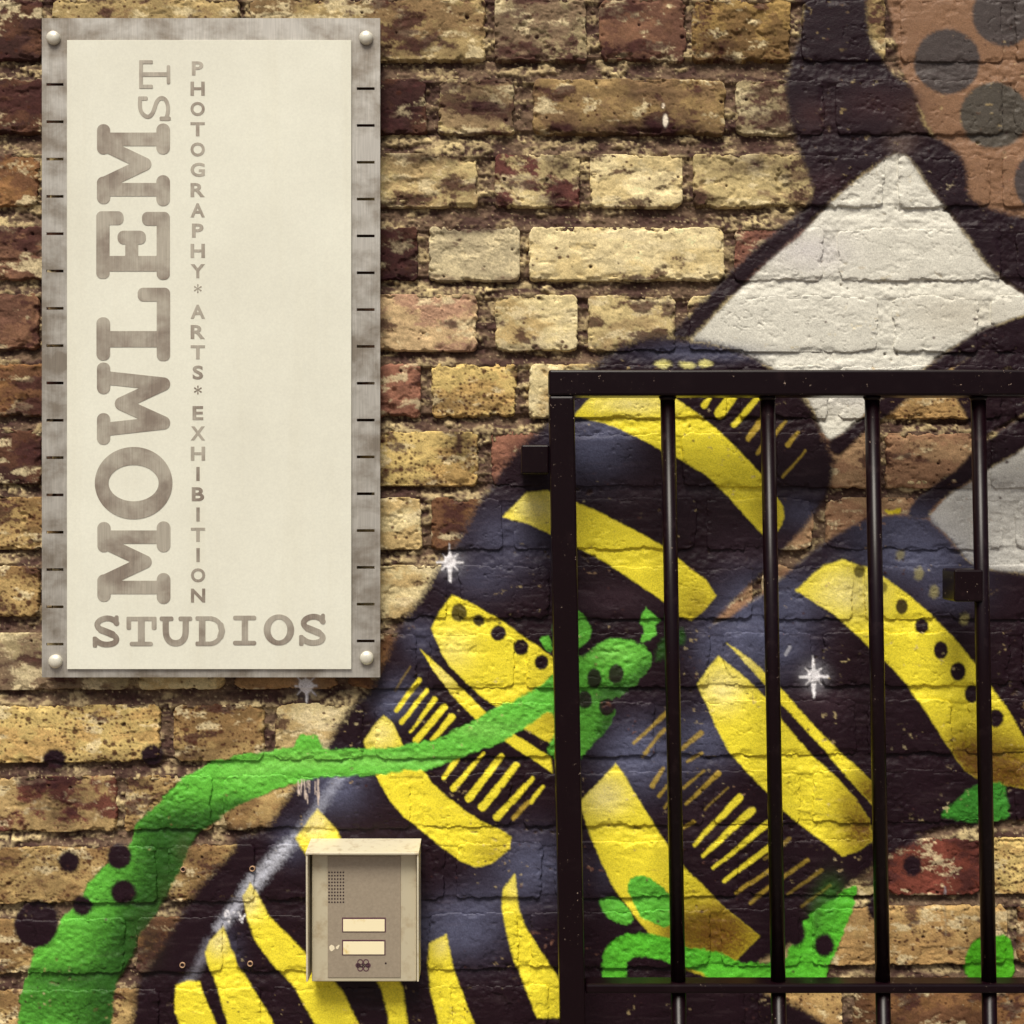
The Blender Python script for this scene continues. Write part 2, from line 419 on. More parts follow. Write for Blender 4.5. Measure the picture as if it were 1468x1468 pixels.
for x, y, rx, ry, op in ((658, 878, 11, 13, .9), (686, 890, 8, 9, .95), (714, 908, 11, 11, 1), (747, 928, 11, 12, 1), (776, 949, 10, 11, 1),
                         (1233, 819, 8, 10, .8), (1264, 842, 8, 9, .7), (1293, 870, 9, 11, .95), (1322, 898, 10, 11, 1), (1348, 932, 10, 13, 1), (1374, 963, 11, 13, 1),
                         (1395, 995, 11, 13, 1), (1428, 1030, 11, 13, 1)):
    blob(x, y, rx, ry, (30, 11, 21), op, 1.6, wob=.3)
# green creeper
RIB = [(30, 1420), (53, 1354), (72, 1345), (83, 1330), (87, 1316), (101, 1306), (121, 1281), (123, 1269), (138, 1254), (150, 1240), (187, 1213), (192, 1181), (212, 1166), (236, 1142),
       (261, 1115), (285, 1104), (297, 1092), (320, 1090), (346, 1079), (383, 1080), (400, 1074), (422, 1073), (426, 1060), (432, 1050), (441, 1055), (450, 1051), (459, 1062), (464, 1075), (498, 1073), (547, 1073), (596, 1066), (633, 1058),
       (665, 1041), (694, 1024), (719, 1012), (743, 1002), (772, 985), (790, 966), (815, 945), (845, 938), (850, 928), (868, 917), (890, 914), (912, 920), (931, 933), (937, 944),
       (931, 958), (919, 970), (912, 980), (902, 988), (887, 1000), (866, 1006), (863, 1022), (882, 1014), (880, 1034), (863, 1053), (843, 1073), (830, 1093), (815, 1098), (787, 1085),
       (786, 1066), (800, 1045), (790, 1018), (772, 1031), (755, 1041), (743, 1049), (719, 1063), (682, 1078), (645, 1092), (608, 1105), (572, 1106), (537, 1112), (483, 1114),
       (449, 1115), (415, 1127), (400, 1130), (383, 1138), (359, 1148), (329, 1161), (310, 1178), (290, 1190), (276, 1203), (262, 1237), (250, 1262), (240, 1284), (226, 1308),
       (205, 1333), (190, 1370), (166, 1410), (150, 1560), (20, 1560)]
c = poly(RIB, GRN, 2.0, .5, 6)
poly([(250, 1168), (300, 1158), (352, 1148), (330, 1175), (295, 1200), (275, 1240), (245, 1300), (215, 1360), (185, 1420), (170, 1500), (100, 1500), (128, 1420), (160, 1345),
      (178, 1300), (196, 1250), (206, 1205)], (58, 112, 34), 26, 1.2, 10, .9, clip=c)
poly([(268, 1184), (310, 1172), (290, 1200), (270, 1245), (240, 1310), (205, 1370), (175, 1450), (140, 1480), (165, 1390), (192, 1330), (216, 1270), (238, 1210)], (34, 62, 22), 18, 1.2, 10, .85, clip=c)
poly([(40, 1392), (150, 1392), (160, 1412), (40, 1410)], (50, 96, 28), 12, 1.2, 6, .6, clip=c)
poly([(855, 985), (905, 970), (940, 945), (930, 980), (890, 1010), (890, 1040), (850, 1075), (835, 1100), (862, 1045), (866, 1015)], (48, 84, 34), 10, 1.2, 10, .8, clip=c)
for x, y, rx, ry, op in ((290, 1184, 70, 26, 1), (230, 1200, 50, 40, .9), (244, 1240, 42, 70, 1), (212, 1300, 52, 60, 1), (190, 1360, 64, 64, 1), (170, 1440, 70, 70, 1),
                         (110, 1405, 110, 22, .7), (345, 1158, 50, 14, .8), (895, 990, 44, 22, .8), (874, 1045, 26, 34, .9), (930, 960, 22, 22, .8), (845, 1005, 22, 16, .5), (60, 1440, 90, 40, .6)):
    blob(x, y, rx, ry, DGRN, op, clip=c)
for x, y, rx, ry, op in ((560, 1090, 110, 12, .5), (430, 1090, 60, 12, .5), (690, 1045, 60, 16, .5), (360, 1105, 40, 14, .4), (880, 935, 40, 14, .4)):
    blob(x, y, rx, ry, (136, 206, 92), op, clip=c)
blob(215, 1345, 22, 40, (44, 40, 26), .7); blob(240, 1290, 14, 30, (60, 60, 34), .5); blob(262, 1218, 12, 22, (64, 66, 38), .5)
poly([(827, 874), (836, 882), (845, 894), (848, 911), (838, 923), (827, 932), (806, 930), (790, 905), (800, 880)], GRN, 1.5, .5, 4)
poly([(772, 914), (792, 912), (792, 936), (778, 927)], GRN, 1.5, .5, 4)
poly([(926, 870), (936, 882), (947, 889), (939, 897), (940, 909), (931, 917), (919, 920), (924, 904), (918, 892), (920, 879)], GRN, 1.5, .5, 4, rnd=0)
poly([(941, 937), (946, 920), (956, 905), (978, 900), (982, 922), (960, 936), (944, 950)], DGRN, 4, .8, 6, .8)
for x, y, rx, ry in ((852, 973, 11, 14), (883, 966, 11, 14), (838, 1003, 11, 13), (870, 1014, 12, 12)):
    blob(x, y, rx, ry, (30, 11, 21), .95, 1.8, wob=.3)
poly([(865, 1418), (862, 1384), (867, 1362), (882, 1345), (907, 1336), (931, 1340), (963, 1346), (985, 1357), (1017, 1362), (1044, 1372), (1059, 1378), (1100, 1384), (1131, 1374),
      (1131, 1356), (1152, 1345), (1151, 1325), (1166, 1308), (1198, 1288), (1212, 1273), (1232, 1269), (1228, 1288), (1220, 1313), (1208, 1340), (1198, 1369), (1188, 1391), (1181, 1413),
      (1150, 1420), (1100, 1413), (1044, 1412), (1024, 1406), (1000, 1394), (963, 1382), (946, 1374), (917, 1371), (899, 1377), (897, 1391), (902, 1418)], (86, 182, 46), 1.8, .5, 6)
c = poly([(855, 1294), (875, 1286), (890, 1291), (909, 1313), (909, 1320), (897, 1326), (872, 1318), (863, 1306)], (92, 178, 56), 1.5, .5, 5)
c = poly([(899, 1271), (907, 1257), (921, 1253), (944, 1266), (964, 1286), (972, 1310), (962, 1329), (944, 1328), (921, 1318), (909, 1298)], (92, 178, 56), 1.5, .5, 4)
blob(1190, 1300, 20, 34, (64, 130, 40), .6); blob(1172, 1320, 10, 26, (50, 80, 34), .6)
poly([(1346, 1171), (1374, 1146), (1391, 1129), (1408, 1122), (1440, 1120), (1450, 1176), (1408, 1181), (1374, 1177)], (62, 140, 46), 2.5, .6, 3)
poly([(1384, 1366), (1399, 1347), (1414, 1339), (1450, 1340), (1460, 1400), (1420, 1420), (1384, 1404)], (78, 168, 30), 2, .6, 3)
for x, y, rx, ry in ((1182, 1355, 14, 17), (1141, 1340, 15, 17), (1257, 1302, 13, 18), (1308, 1241, 14, 15), (99, 1235, 15, 15), (171, 1228, 18, 19), (177, 1279, 18, 18), (117, 1299, 15, 15), (218, 1083, 16, 16),
                     (78, 1089, 16, 16), (52, 1325, 32, 34)):
    blob(x, y, rx, ry, (30, 11, 21), 1, 3.0, wob=.4)
blob(70, 1102, 26, 8, (60, 30, 36), .6)

# little white stars, scratches and drips
def star(x, y, up, dn, w, core, op=1.0):
    blob(x, y, core * 1.9, core * 1.9, (206, 206, 216), .45 * op)
    blob(x, y, core, core, (236, 234, 238), op, 1.5, wob=.5)
    line([(x, y), (x - 1, y - up)], 8, 1.5, (236, 234, 238), 1.2, op)
    line([(x, y), (x, y + dn)], 8, 3, (236, 234, 238), 1.2, op)
    line([(x - w, y + 1), (x + w, y)], 3.5, 3.5, (236, 234, 238), 1.2, op)
    q = core * 1.25
    for sx_, sy_ in ((1, 1), (-1, 1), (1, -1), (-1, -1)):
        line([(x, y), (x + sx_ * q, y + sy_ * q)], 4, 2, (230, 228, 232), 1.0, op)
star(645, 806, 27, 28, 18, 9)
star(1167, 970, 30, 30, 19, 9)
star(439, 983, 15, 24, 15, 11, 1.0)
line([(1133, 928), (1127, 938)], 5, 4, (190, 190, 200), 1.5, .7)
rnd = random.Random(4)
for i in range(26):
    x = 426 + rnd.random() * 34; y = 1116 + rnd.random() * 22
    line([(x, y), (x - 1 + rnd.random() * 2, y + 5 + rnd.random() * 12)], 1.4, 1.2, (222, 204, 190), .8, .9)
for i in range(24):
    x = 322 + rnd.random() * 30; y = 1306 + rnd.random() * 18
    blob(x, y, 1.5, 1.5, (230, 228, 232), .9, .8)
blob(954, 173, 4, 10, (238, 226, 206), 1, 1.2, wob=.2); blob(951, 152, 2.5, 4, (232, 216, 190), 1, 1, wob=.2)
line([(1354, 1272), (1355, 1284)], 3, 4, (170, 160, 165), 1, .8); line([(1354, 1300), (1356, 1340)], 4, 3, (206, 190, 160), 2, .5)
# flakes, pinholes and dust in the paint film
fl = sstep(.735, .80, fbm(gx / 9, gy / 6, 941, 4)) * sstep(.45, .62, fbm(gx / 70, gy / 50, 945, 2))
PA *= 1 - .6 * fl
scuff = sstep(.60, .78, fbm(gx / 40, gy / 5, 951, 4)) * .35
PC[:] = mix(PC, PC * .9 + lin((150, 128, 132)) * .10, np.clip(scuff + (GR - .5) * .3, 0, 1))
pin = dots(gx, gy, 26, .8, 2.6, sstep(.45, .7, fbm(gx / 90, gy / 60, 955, 2)) * .5, 961, .9)
PC[:] = mix(PC, lin((64, 38, 38)), pin * .8)
PC *= (0.90 + 0.2 * fbm(gx / 22, gy / 16, 965, 3))[..., None]

def sample(A, x, y):
    X = np.clip(x - LO, 0, N - 1.001); Y = np.clip(y - LO, 0, N - 1.001)
    xi = X.astype(int); yi = Y.astype(int)
    u = (X - xi).astype(np.float32); v = (Y - yi).astype(np.float32)
    if A.ndim == 3: u = u[..., None]; v = v[..., None]
    return (A[yi, xi] * (1 - u) + A[yi, xi + 1] * u) * (1 - v) + (A[yi + 1, xi] * (1 - u) + A[yi + 1, xi + 1] * u) * v

# ------------------------------------------------------------------ materials
def new_mat(name):
    m = bpy.data.materials.new(name); m.use_nodes = True
    nt = m.node_tree; b = nt.nodes['Principled BSDF']
    return m, nt, b

def wall_material():
    m, nt, b = new_mat('brick_mortar_and_paint')
    at = nt.nodes.new('ShaderNodeAttribute'); at.attribute_name = 'surface_colour'
    ga = nt.nodes.new('ShaderNodeAttribute'); ga.attribute_name = 'paint_cover'
    geo = nt.nodes.new('ShaderNodeNewGeometry')
    n1 = nt.nodes.new('ShaderNodeTexNoise'); n1.inputs['Scale'].default_value = 620; n1.inputs['Detail'].default_value = 5; n1.inputs['Roughness'].default_value = .7
    nt.links.new(geo.outputs['Position'], n1.inputs['Vector'])
    mr = nt.nodes.new('ShaderNodeMapRange'); mr.inputs[1].default_value = .3; mr.inputs[2].default_value = .7; mr.inputs[3].default_value = .74; mr.inputs[4].default_value = 1.22
    nt.links.new(n1.outputs['Fac'], mr.inputs[0])
    mx = nt.nodes.new('ShaderNodeMix'); mx.data_type = 'RGBA'; mx.blend_type = 'MULTIPLY'; mx.inputs[0].default_value = 1
    nt.links.new(at.outputs['Color'], mx.inputs[6]); nt.links.new(mr.outputs[0], mx.inputs[7])
    nt.links.new(mx.outputs[2], b.inputs['Base Color'])
    rr = nt.nodes.new('ShaderNodeMapRange'); rr.inputs[3].default_value = .92; rr.inputs[4].default_value = .46
    nt.links.new(ga.outputs['Fac'], rr.inputs[0]); nt.links.new(rr.outputs[0], b.inputs['Roughness'])
    sp = nt.nodes.new('ShaderNodeMapRange'); sp.inputs[3].default_value = .15; sp.inputs[4].default_value = .22
    nt.links.new(ga.outputs['Fac'], sp.inputs[0]); nt.links.new(sp.outputs[0], b.inputs['Specular IOR Level'])
    bp = nt.nodes.new('ShaderNodeBump'); bp.inputs['Strength'].default_value = .6; bp.inputs['Distance'].default_value = .0007
    nt.links.new(n1.outputs['Fac'], bp.inputs['Height']); nt.links.new(bp.outputs[0], b.inputs['Normal'])
    return m
M_WALL = wall_material()

def plain(name, rgb, rough=.5, metal=0.0, nscale=60, namp=.12, bump=0.0, spec=.5, dark=None, dth=(.5, .7)):
    m, nt, b = new_mat(name)
    geo = nt.nodes.new('ShaderNodeNewGeometry')
    n = nt.nodes.new('ShaderNodeTexNoise'); n.inputs['Scale'].default_value = nscale; n.inputs['Detail'].default_value = 6; n.inputs['Roughness'].default_value = .62
    nt.links.new(geo.outputs['Position'], n.inputs['Vector'])
    r = nt.nodes.new('ShaderNodeValToRGB')
    c = lin(rgb)
    e = r.color_ramp.elements
    d = lin(dark) if dark is not None else c * (1 - namp)
    l = np.clip(c * (1 + namp), 0, .95) if dark is None else c
    e[0].position = dth[0] if dark is not None else .3; e[1].position = dth[1] if dark is not None else .7
    if dark is not None:
        e[0].color = (*l, 1); e[1].color = (*d, 1)
    else:
        e[0].color = (*d, 1); e[1].color = (*l, 1)
    nt.links.new(n.outputs['Fac'], r.inputs[0]); nt.links.new(r.outputs[0], b.inputs['Base Color'])
    b.inputs['Metallic'].default_value = metal
    b.inputs['Specular IOR Level'].default_value = spec
    rr = nt.nodes.new('ShaderNodeMapRange'); rr.inputs[3].default_value = max(.05, rough - .08); rr.inputs[4].default_value = min(1, rough + .08)
    nt.links.new(n.outputs['Fac'], rr.inputs[0]); nt.links.new(rr.outputs[0], b.inputs['Roughness'])
    if bump:
        n2 = nt.nodes.new('ShaderNodeTexNoise'); n2.inputs['Scale'].default_value = nscale * 6; n2.inputs['Detail'].default_value = 4
        nt.links.new(geo.outputs['Position'], n2.inputs['Vector'])
        bp = nt.nodes.new('ShaderNodeBump'); bp.inputs['Strength'].default_value = .6; bp.inputs['Distance'].default_value = bump
        nt.links.new(n2.outputs['Fac'], bp.inputs['Height']); nt.links.new(bp.outputs[0], b.inputs['Normal'])
    return m

def steel_material(name, light, dark, stretch=(14, 14, 22), rough=.42, metal=.55):
    m, nt, b = new_mat(name)
    geo = nt.nodes.new('ShaderNodeNewGeometry')
    mp = nt.nodes.new('ShaderNodeMapping'); mp.inputs['Scale'].default_value = stretch
    nt.links.new(geo.outputs['Position'], mp.inputs[0])
    n = nt.nodes.new('ShaderNodeTexNoise'); n.inputs['Scale'].default_value = 1.0; n.inputs['Detail'].default_value = 7; n.inputs['Roughness'].default_value = .58; n.inputs['Distortion'].default_value = .15
    nt.links.new(mp.outputs[0], n.inputs['Vector'])
    r = nt.nodes.new('ShaderNodeValToRGB'); e = r.color_ramp.elements
    e[0].position = .36; e[0].color = (*lin(dark), 1); e[1].position = .58; e[1].color = (*lin(light), 1)
    nt.links.new(n.outputs['Fac'], r.inputs[0])
    g = nt.nodes.new('ShaderNodeTexNoise'); g.inputs['Scale'].default_value = 900; g.inputs['Detail'].default_value = 3
    gmp = nt.nodes.new('ShaderNodeMapping'); gmp.inputs['Scale'].default_value = (1, 1, .04)
    nt.links.new(geo.outputs['Position'], gmp.inputs[0]); nt.links.new(gmp.outputs[0], g.inputs['Vector'])
    gm = nt.nodes.new('ShaderNodeMapRange'); gm.inputs[1].default_value = .3; gm.inputs[2].default_value = .7; gm.inputs[3].default_value = .88; gm.inputs[4].default_value = 1.10
    nt.links.new(g.outputs['Fac'], gm.inputs[0])
    mx = nt.nodes.new('ShaderNodeMix'); mx.data_type = 'RGBA'; mx.blend_type = 'MULTIPLY'; mx.inputs[0].default_value = 1
    nt.links.new(r.outputs[0], mx.inputs[6]); nt.links.new(gm.outputs[0], mx.inputs[7])
    nt.links.new(mx.outputs[2], b.inputs['Base Color'])
    b.inputs['Metallic'].default_value = metal
    rr = nt.nodes.new('ShaderNodeMapRange'); rr.inputs[3].default_value = rough + .12; rr.inputs[4].default_value = rough - .06
    nt.links.new(n.outputs['Fac'], rr.inputs[0]); nt.links.new(rr.outputs[0], b.inputs['Roughness'])
    return m
M_STEEL = steel_material('cloudy_steel', (190, 186, 178), (138, 129, 117), (26, 26, 34), .44, .5)
M_LETTER = steel_material('letter_steel', (176, 169, 155), (136, 124, 112), (30, 30, 30), .55, .25)
def panel_material():
    m, nt, b = new_mat('cream_panel')
    geo = nt.nodes.new('ShaderNodeNewGeometry')
    def noise(scale, stretch, detail):
        mp = nt.nodes.new('ShaderNodeMapping'); mp.inputs['Scale'].default_value = stretch
        nt.links.new(geo.outputs['Position'], mp.inputs[0])
        n = nt.nodes.new('ShaderNodeTexNoise'); n.inputs['Scale'].default_value = scale; n.inputs['Detail'].default_value = detail; n.inputs['Roughness'].default_value = .65
        nt.links.new(mp.outputs[0], n.inputs['Vector']); return n
    a = noise(6, (1, 1, 1), 7); st = noise(40, (1, 1, .06), 5); gr = noise(420, (1, 1, 1), 3)
    def ramp(n, p0, c0, p1, c1):
        r = nt.nodes.new('ShaderNodeValToRGB'); e = r.color_ramp.elements
        e[0].position = p0; e[0].color = (*c0, 1); e[1].position = p1; e[1].color = (*c1, 1)
        nt.links.new(n.outputs['Fac'], r.inputs[0]); return r
    base = ramp(a, .30, lin((219, 218, 203)), .66, lin((230, 230, 215)))
    streak = ramp(st, .52, (1, 1, 1), .80, (.955, .945, .925)); grain = ramp(gr, .3, (.95, .95, .95), .7, (1.03, 1.03, 1.03))
    prev = base
    for r in (streak, grain):
        mx = nt.nodes.new('ShaderNodeMix'); mx.data_type = 'RGBA'; mx.blend_type = 'MULTIPLY'; mx.inputs[0].default_value = 1
        nt.links.new(prev.outputs[0] if prev is base else prev.outputs[2], mx.inputs[6]); nt.links.new(r.outputs[0], mx.inputs[7]); prev = mx
    nt.links.new(prev.outputs[2], b.inputs['Base Color'])
    b.inputs['Roughness'].default_value = .55; b.inputs['Specular IOR Level'].default_value = .35
    return m
M_PANEL = panel_material()
M_BOLT = plain('pale_bolt', (226, 222, 206), .35, .3, 200, .1)
def gate_material():
    m, nt, b = new_mat('black_gate_paint')
    geo = nt.nodes.new('ShaderNodeNewGeometry')
    def noise(scale, detail, z=1.0):
        mp = nt.nodes.new('ShaderNodeMapping'); mp.inputs['Scale'].default_value = (1, 1, z)
        nt.links.new(geo.outputs['Position'], mp.inputs[0])
        n = nt.nodes.new('ShaderNodeTexNoise'); n.inputs['Scale'].default_value = scale; n.inputs['Detail'].default_value = detail; n.inputs['Roughness'].default_value = .65
        nt.links.new(mp.outputs[0], n.inputs['Vector']); return n
    def mask(src, lo, hi):
        r = nt.nodes.new('ShaderNodeMapRange'); r.inputs[1].default_value = lo; r.inputs[2].default_value = hi
        nt.links.new(src, r.inputs[0]); return r.outputs[0]
    big = noise(60, 3, 1.0); chip = noise(330, 4); where = noise(22, 3)
    def blend(fac, a, c):
        mx = nt.nodes.new('ShaderNodeMix'); mx.data_type = 'RGBA'
        nt.links.new(fac, mx.inputs[0])
        if isinstance(a, tuple): mx.inputs[6].default_value = (*a, 1)
        else: nt.links.new(a, mx.inputs[6])
        mx.inputs[7].default_value = (*c, 1); return mx.outputs[2]
    def mul(a, c):
        q = nt.nodes.new('ShaderNodeMath'); q.operation = 'MULTIPLY'; nt.links.new(a, q.inputs[0]); nt.links.new(c, q.inputs[1]); return q.outputs[0]
    T = lambda v: tuple(float(z) for z in lin(v))
    c = blend(mask(big.outputs['Fac'], .66, .86), T((17, 4, 9)), T((28, 12, 15)))
    c = blend(mul(mask(chip.outputs['Fac'], .665, .70), mask(where.outputs['Fac'], .50, .60)), c, T((158, 138, 124)))
    pt = mask(geo.outputs['Pointiness'], .56, .66)
    c = blend(mul(pt, mask(big.outputs['Fac'], .56, .74)), c, T((50, 36, 38)))
    nt.links.new(c, b.inputs['Base Color'])
    b.inputs['Specular IOR Level'].default_value = .20
    rr = nt.nodes.new('ShaderNodeMapRange'); rr.inputs[3].default_value = .27; rr.inputs[4].default_value = .35
    nt.links.new(big.outputs['Fac'], rr.inputs[0]); nt.links.new(rr.outputs[0], b.inputs['Roughness'])
    bp = nt.nodes.new('ShaderNodeBump'); bp.inputs['Strength'].default_value = .12; bp.inputs['Distance'].default_value = .0004
    nt.links.new(big.outputs['Fac'], bp.inputs['Height']); nt.links.new(bp.outputs[0], b.inputs['Normal'])
    return m
M_GATE = gate_material()
M_HOOD = plain('pale_grey_hood', (212, 203, 178), .5, .15, 120, .08, .00008, .4, dark=(170, 150, 118), dth=(.52, .8))
M_FRAMEP = plain('aluminium_trim', (206, 197, 170), .42, .3, 70, .06, 0, .4, dark=(178, 160, 128), dth=(.5, .75))
M_FACE = plain('brushed_faceplate', (168, 155, 136), .48, .35, 420, .10, .00003, .4)
M_NAME = plain('ivory_name_card', (240, 228, 190), .5, 0, 60, .03, 0, .3, dark=(222, 196, 130), dth=(.60, .74))
M_DARK = plain('dark_hole', (40, 20, 24), .7, 0, 100, .1)
M_LOGO = plain('plum_print', (84, 50, 62), .6, 0, 300, .1)
M_CHIP = plain('bare_chip', (232, 220, 190), .7, 0, 300, .08)
M_PLUG = plain('dusty_wall_plug', (168, 134, 104), .7, 0, 300, .15)
M_GROUND = plain('pavement_grey', (112, 104, 98), .9, 0, 30, .25, .002, .3)

# ------------------------------------------------------------------ ground
bm = bmesh.new()
v = [bm.verts.new(p) for p in ((-600, -1200, 0), (600, -1200, 0), (600, 60, 0), (-600, 60, 0))]
bm.faces.new(v)
g = from_bm('pavement', bm, M_GROUND, origin=Vector((0, 0, 0)))
tag(g, 'grey pavement at the foot of the brick wall', kind='structure')

# ------------------------------------------------------------------ brickwork
ROWS = [(-116, -24, -116, -22), (-4, 87, -4, 90), (110, 192, 112, 195), (217, 297, 220, 299), (322, 403, 325, 404), (419, 502, 422, 507), (518, 598, 522, 602),
        (614, 695, 620, 702), (711, 789, 712, 790), (809, 888, 808, 890), (906, 991, 904, 985), (1010, 1095, 1000, 1082), (1112, 1195, 1100, 1180), (1212, 1297, 1200, 1284),
        (1316, 1399, 1296, 1384), (1418, 1500, 1400, 1485), (1520, 1602, 1502, 1586)]
def row_y(v0, v1, x):
    return v0 + (v1 - v0) * (np.clip(x, -200, 1700) - 50) / 1370.0
# base, alternate, soot, specks, lime
STY = {
 'olive': ((172, 150, 104), (132, 108, 76), .38, .12, .25), 'grey': ((166, 150, 114), (126, 106, 84), .36, .10, .3),
 'rust': ((134, 98, 76), (104, 74, 60), .30, .05, .15), 'ochre': ((156, 128, 78), (112, 88, 56), .40, .8, .1),
 'darkred': ((92, 62, 48), (64, 42, 38), .50, .1, .15), 'eyed': ((204, 184, 132), (146, 124, 92), .62, .05, .35),
 'long': ((156, 130, 88), (122, 98, 70), .44, .15, .2), 'buff': ((204, 184, 132), (164, 142, 102), .32, .06, .3),
 'cream': ((226, 208, 160), (204, 184, 134), .10, .12, .3), 'palegrey': ((190, 176, 142), (160, 142, 114), .22, .05, .3),
 'pink': ((182, 144, 118), (200, 172, 130), .10, .08, .2), 'red': ((152, 106, 86), (124, 84, 70), .22, .10, .2),
 'speck': ((210, 184, 118), (186, 154, 98), .12, 1.0, .1), 'speck2': ((182, 154, 102), (138, 110, 72), .28, .95, .12),
 'brown': ((142, 104, 68), (108, 76, 54), .30, .25, .15), 'lime': ((220, 202, 152), (182, 158, 110), .16, .12, .5),
 'mixed': ((214, 194, 142), (98, 60, 54), .50, .15, .3), 'amber': ((168, 132, 90), (142, 108, 76), .16, .2, .15),
 'tanp': ((180, 146, 110), (156, 120, 92), .14, .16, .10), 'deepred': ((120, 64, 52), (84, 46, 42), .36, .2, .03), 'sand': ((198, 164, 108), (172, 138, 90), .12, .4, .2),
 'halfred': ((186, 158, 108), (108, 66, 54), .32, .15, .2)}
B = {
 0: [(-150, 100, 'grey'), (112, 240, 'olive'), (252, 520, 'buff'), (532, 662, 'olive'), (675, 950, 'grey'), (962, 1090, 'buff'), (1103, 1370, 'olive'), (1384, 1640, 'rust')],
 1: [(-70, 60, 'darkred'), (72, 345, 'olive'), (357, 697, 'olive'), (708, 843, 'grey'), (858, 985, 'rust'), (991, 1135, 'ochre'), (1148, 1272, 'olive'), (1290, 1440, 'rust'), (1453, 1690, 'rust')],
 2: [(-170, 90, 'darkred'), (102, 230, 'buff'), (242, 470, 'olive'), (482, 613, 'darkred'), (627, 740, 'eyed'), (762, 1042, 'long'), (1054, 1184, 'grey'), (1197, 1440, 'olive'), (1453, 1580, 'rust')],
 3: [(-100, 58, 'brown'), (70, 340, 'buff'), (352, 400, 'olive'), (412, 686, 'buff'), (708, 833, 'mixed'), (845, 980, 'cream'), (993, 1270, 'eyed'), (1287, 1422, 'palegrey'), (1436, 1690, 'red')],
 4: [(-170, 92, 'rust'), (104, 230, 'buff'), (242, 462, 'grey'), (474, 600, 'darkred'), (613, 746, 'palegrey'), (757, 1040, 'cream'), (1052, 1182, 'red'), (1200, 1440, 'palegrey'), (1455, 1590, 'buff')],
 5: [(-80, 56, 'rust'), (68, 335, 'olive'), (347, 400, 'red'), (412, 686, 'pink'), (708, 829, 'lime'), (842, 971, 'buff'), (985, 1262, 'cream'), (1278, 1405, 'palegrey'), (1420, 1690, 'buff')],
 6: [(-160, 88, 'brown'), (100, 226, 'buff'), (238, 460, 'red'), (472, 604, 'red'), (617, 743, 'speck'), (757, 1045, 'lime'), (1060, 1190, 'buff'), (1200, 1440, 'sand'), (1455, 1590, 'buff')],
 7: [(-90, 60, 'darkred'), (72, 340, 'buff'), (352, 405, 'red'), (418, 687, 'speck'), (703, 963, 'red'), (976, 1100, 'buff'), (1112, 1262, 'tanp'), (1268, 1408, 'tanp'), (1420, 1690, 'buff')],
 8: [(-160, 90, 'speck2'), (102, 228, 'buff'), (240, 462, 'red'), (474, 606, 'lime'), (617, 722, 'brown'), (735, 1000, 'buff'), (1012, 1168, 'tanp'), (1181, 1440, 'tanp'), (1455, 1590, 'buff')],
 9: [(-85, 58, 'speck2'), (70, 340, 'buff'), (352, 480, 'grey'), (492, 642, 'lime'), (655, 790, 'buff'), (803, 1080, 'tanp'), (1092, 1225, 'tanp'), (1238, 1500, 'olive'), (1513, 1690, 'buff')],
 10: [(-92, 186, 'grey'), (197, 322, 'lime'), (334, 484, 'amber'), (497, 600, 'brown'), (612, 740, 'buff'), (752, 1020, 'buff'), (1035, 1165, 'red'), (1178, 1450, 'buff'), (1464, 1600, 'red')],
 11: [(-45, 231, 'speck'), (247, 380, 'speck2'), (392, 523, 'lime'), (536, 800, 'buff'), (812, 942, 'red'), (955, 1230, 'buff'), (1242, 1370, 'buff'), (1384, 1640, 'olive')],
 12: [(-110, 170, 'halfred'), (177, 305, 'speck2'), (318, 590, 'speck2'), (602, 735, 'buff'), (748, 1010, 'buff'), (1022, 1150, 'red'), (1162, 1440, 'buff'), (1454, 1590, 'red')],
 13: [(-62, 226, 'speck2'), (239, 366, 'speck2'), (378, 640, 'buff'), (652, 780, 'buff'), (793, 1060, 'red'), (1072, 1258, 'buff'), (1272, 1408, 'deepred'), (1421, 1690, 'speck')],
 14: [(-92, 181, 'speck2'), (193, 322, 'brown'), (335, 600, 'buff'), (612, 745, 'buff'), (758, 1020, 'red'), (1032, 1150, 'buff'), (1163, 1445, 'sand'), (1458, 1590, 'brown')],
 15: [(-40, 231, 'speck2'), (243, 375, 'brown'), (388, 650, 'speck'), (663, 790, 'buff'), (803, 1070, 'buff'), (1083, 1210, 'sand'), (1223, 1490, 'brown'), (1503, 1690, 'buff')],
 16: [(-110, 160, 'buff'), (172, 300, 'buff'), (312, 580, 'grey'), (592, 720, 'buff'), (732, 1000, 'buff'), (1012, 1140, 'brown'), (1152, 1420, 'buff'), (1432, 1690, 'grey')]}

# old soot stains on unpainted bricks; undercut shade painted along one long brick's foot
SOOT_SHADE = [(930, 184, 105, 15, 1.0), (830, 186, 60, 9, .7), (900, 132, 46, 8, .5), (690, 148, 36, 20, .9), (672, 124, 46, 12, .7), (600, 226, 66, 10, .75), (575, 160, 40, 46, .5), (803, 232, 26, 20, .95),
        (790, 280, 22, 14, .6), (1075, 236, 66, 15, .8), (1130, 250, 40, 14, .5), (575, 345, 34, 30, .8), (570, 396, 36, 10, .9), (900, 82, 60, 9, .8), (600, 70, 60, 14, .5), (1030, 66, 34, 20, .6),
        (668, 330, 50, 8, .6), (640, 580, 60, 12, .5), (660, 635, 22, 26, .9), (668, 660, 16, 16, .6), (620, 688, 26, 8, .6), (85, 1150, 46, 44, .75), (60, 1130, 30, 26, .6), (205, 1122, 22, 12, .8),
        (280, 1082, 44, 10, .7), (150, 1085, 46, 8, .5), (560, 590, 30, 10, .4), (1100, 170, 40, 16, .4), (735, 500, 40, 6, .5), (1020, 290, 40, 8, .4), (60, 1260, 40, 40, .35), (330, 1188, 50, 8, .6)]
ST = np.zeros((N, N), np.float32)
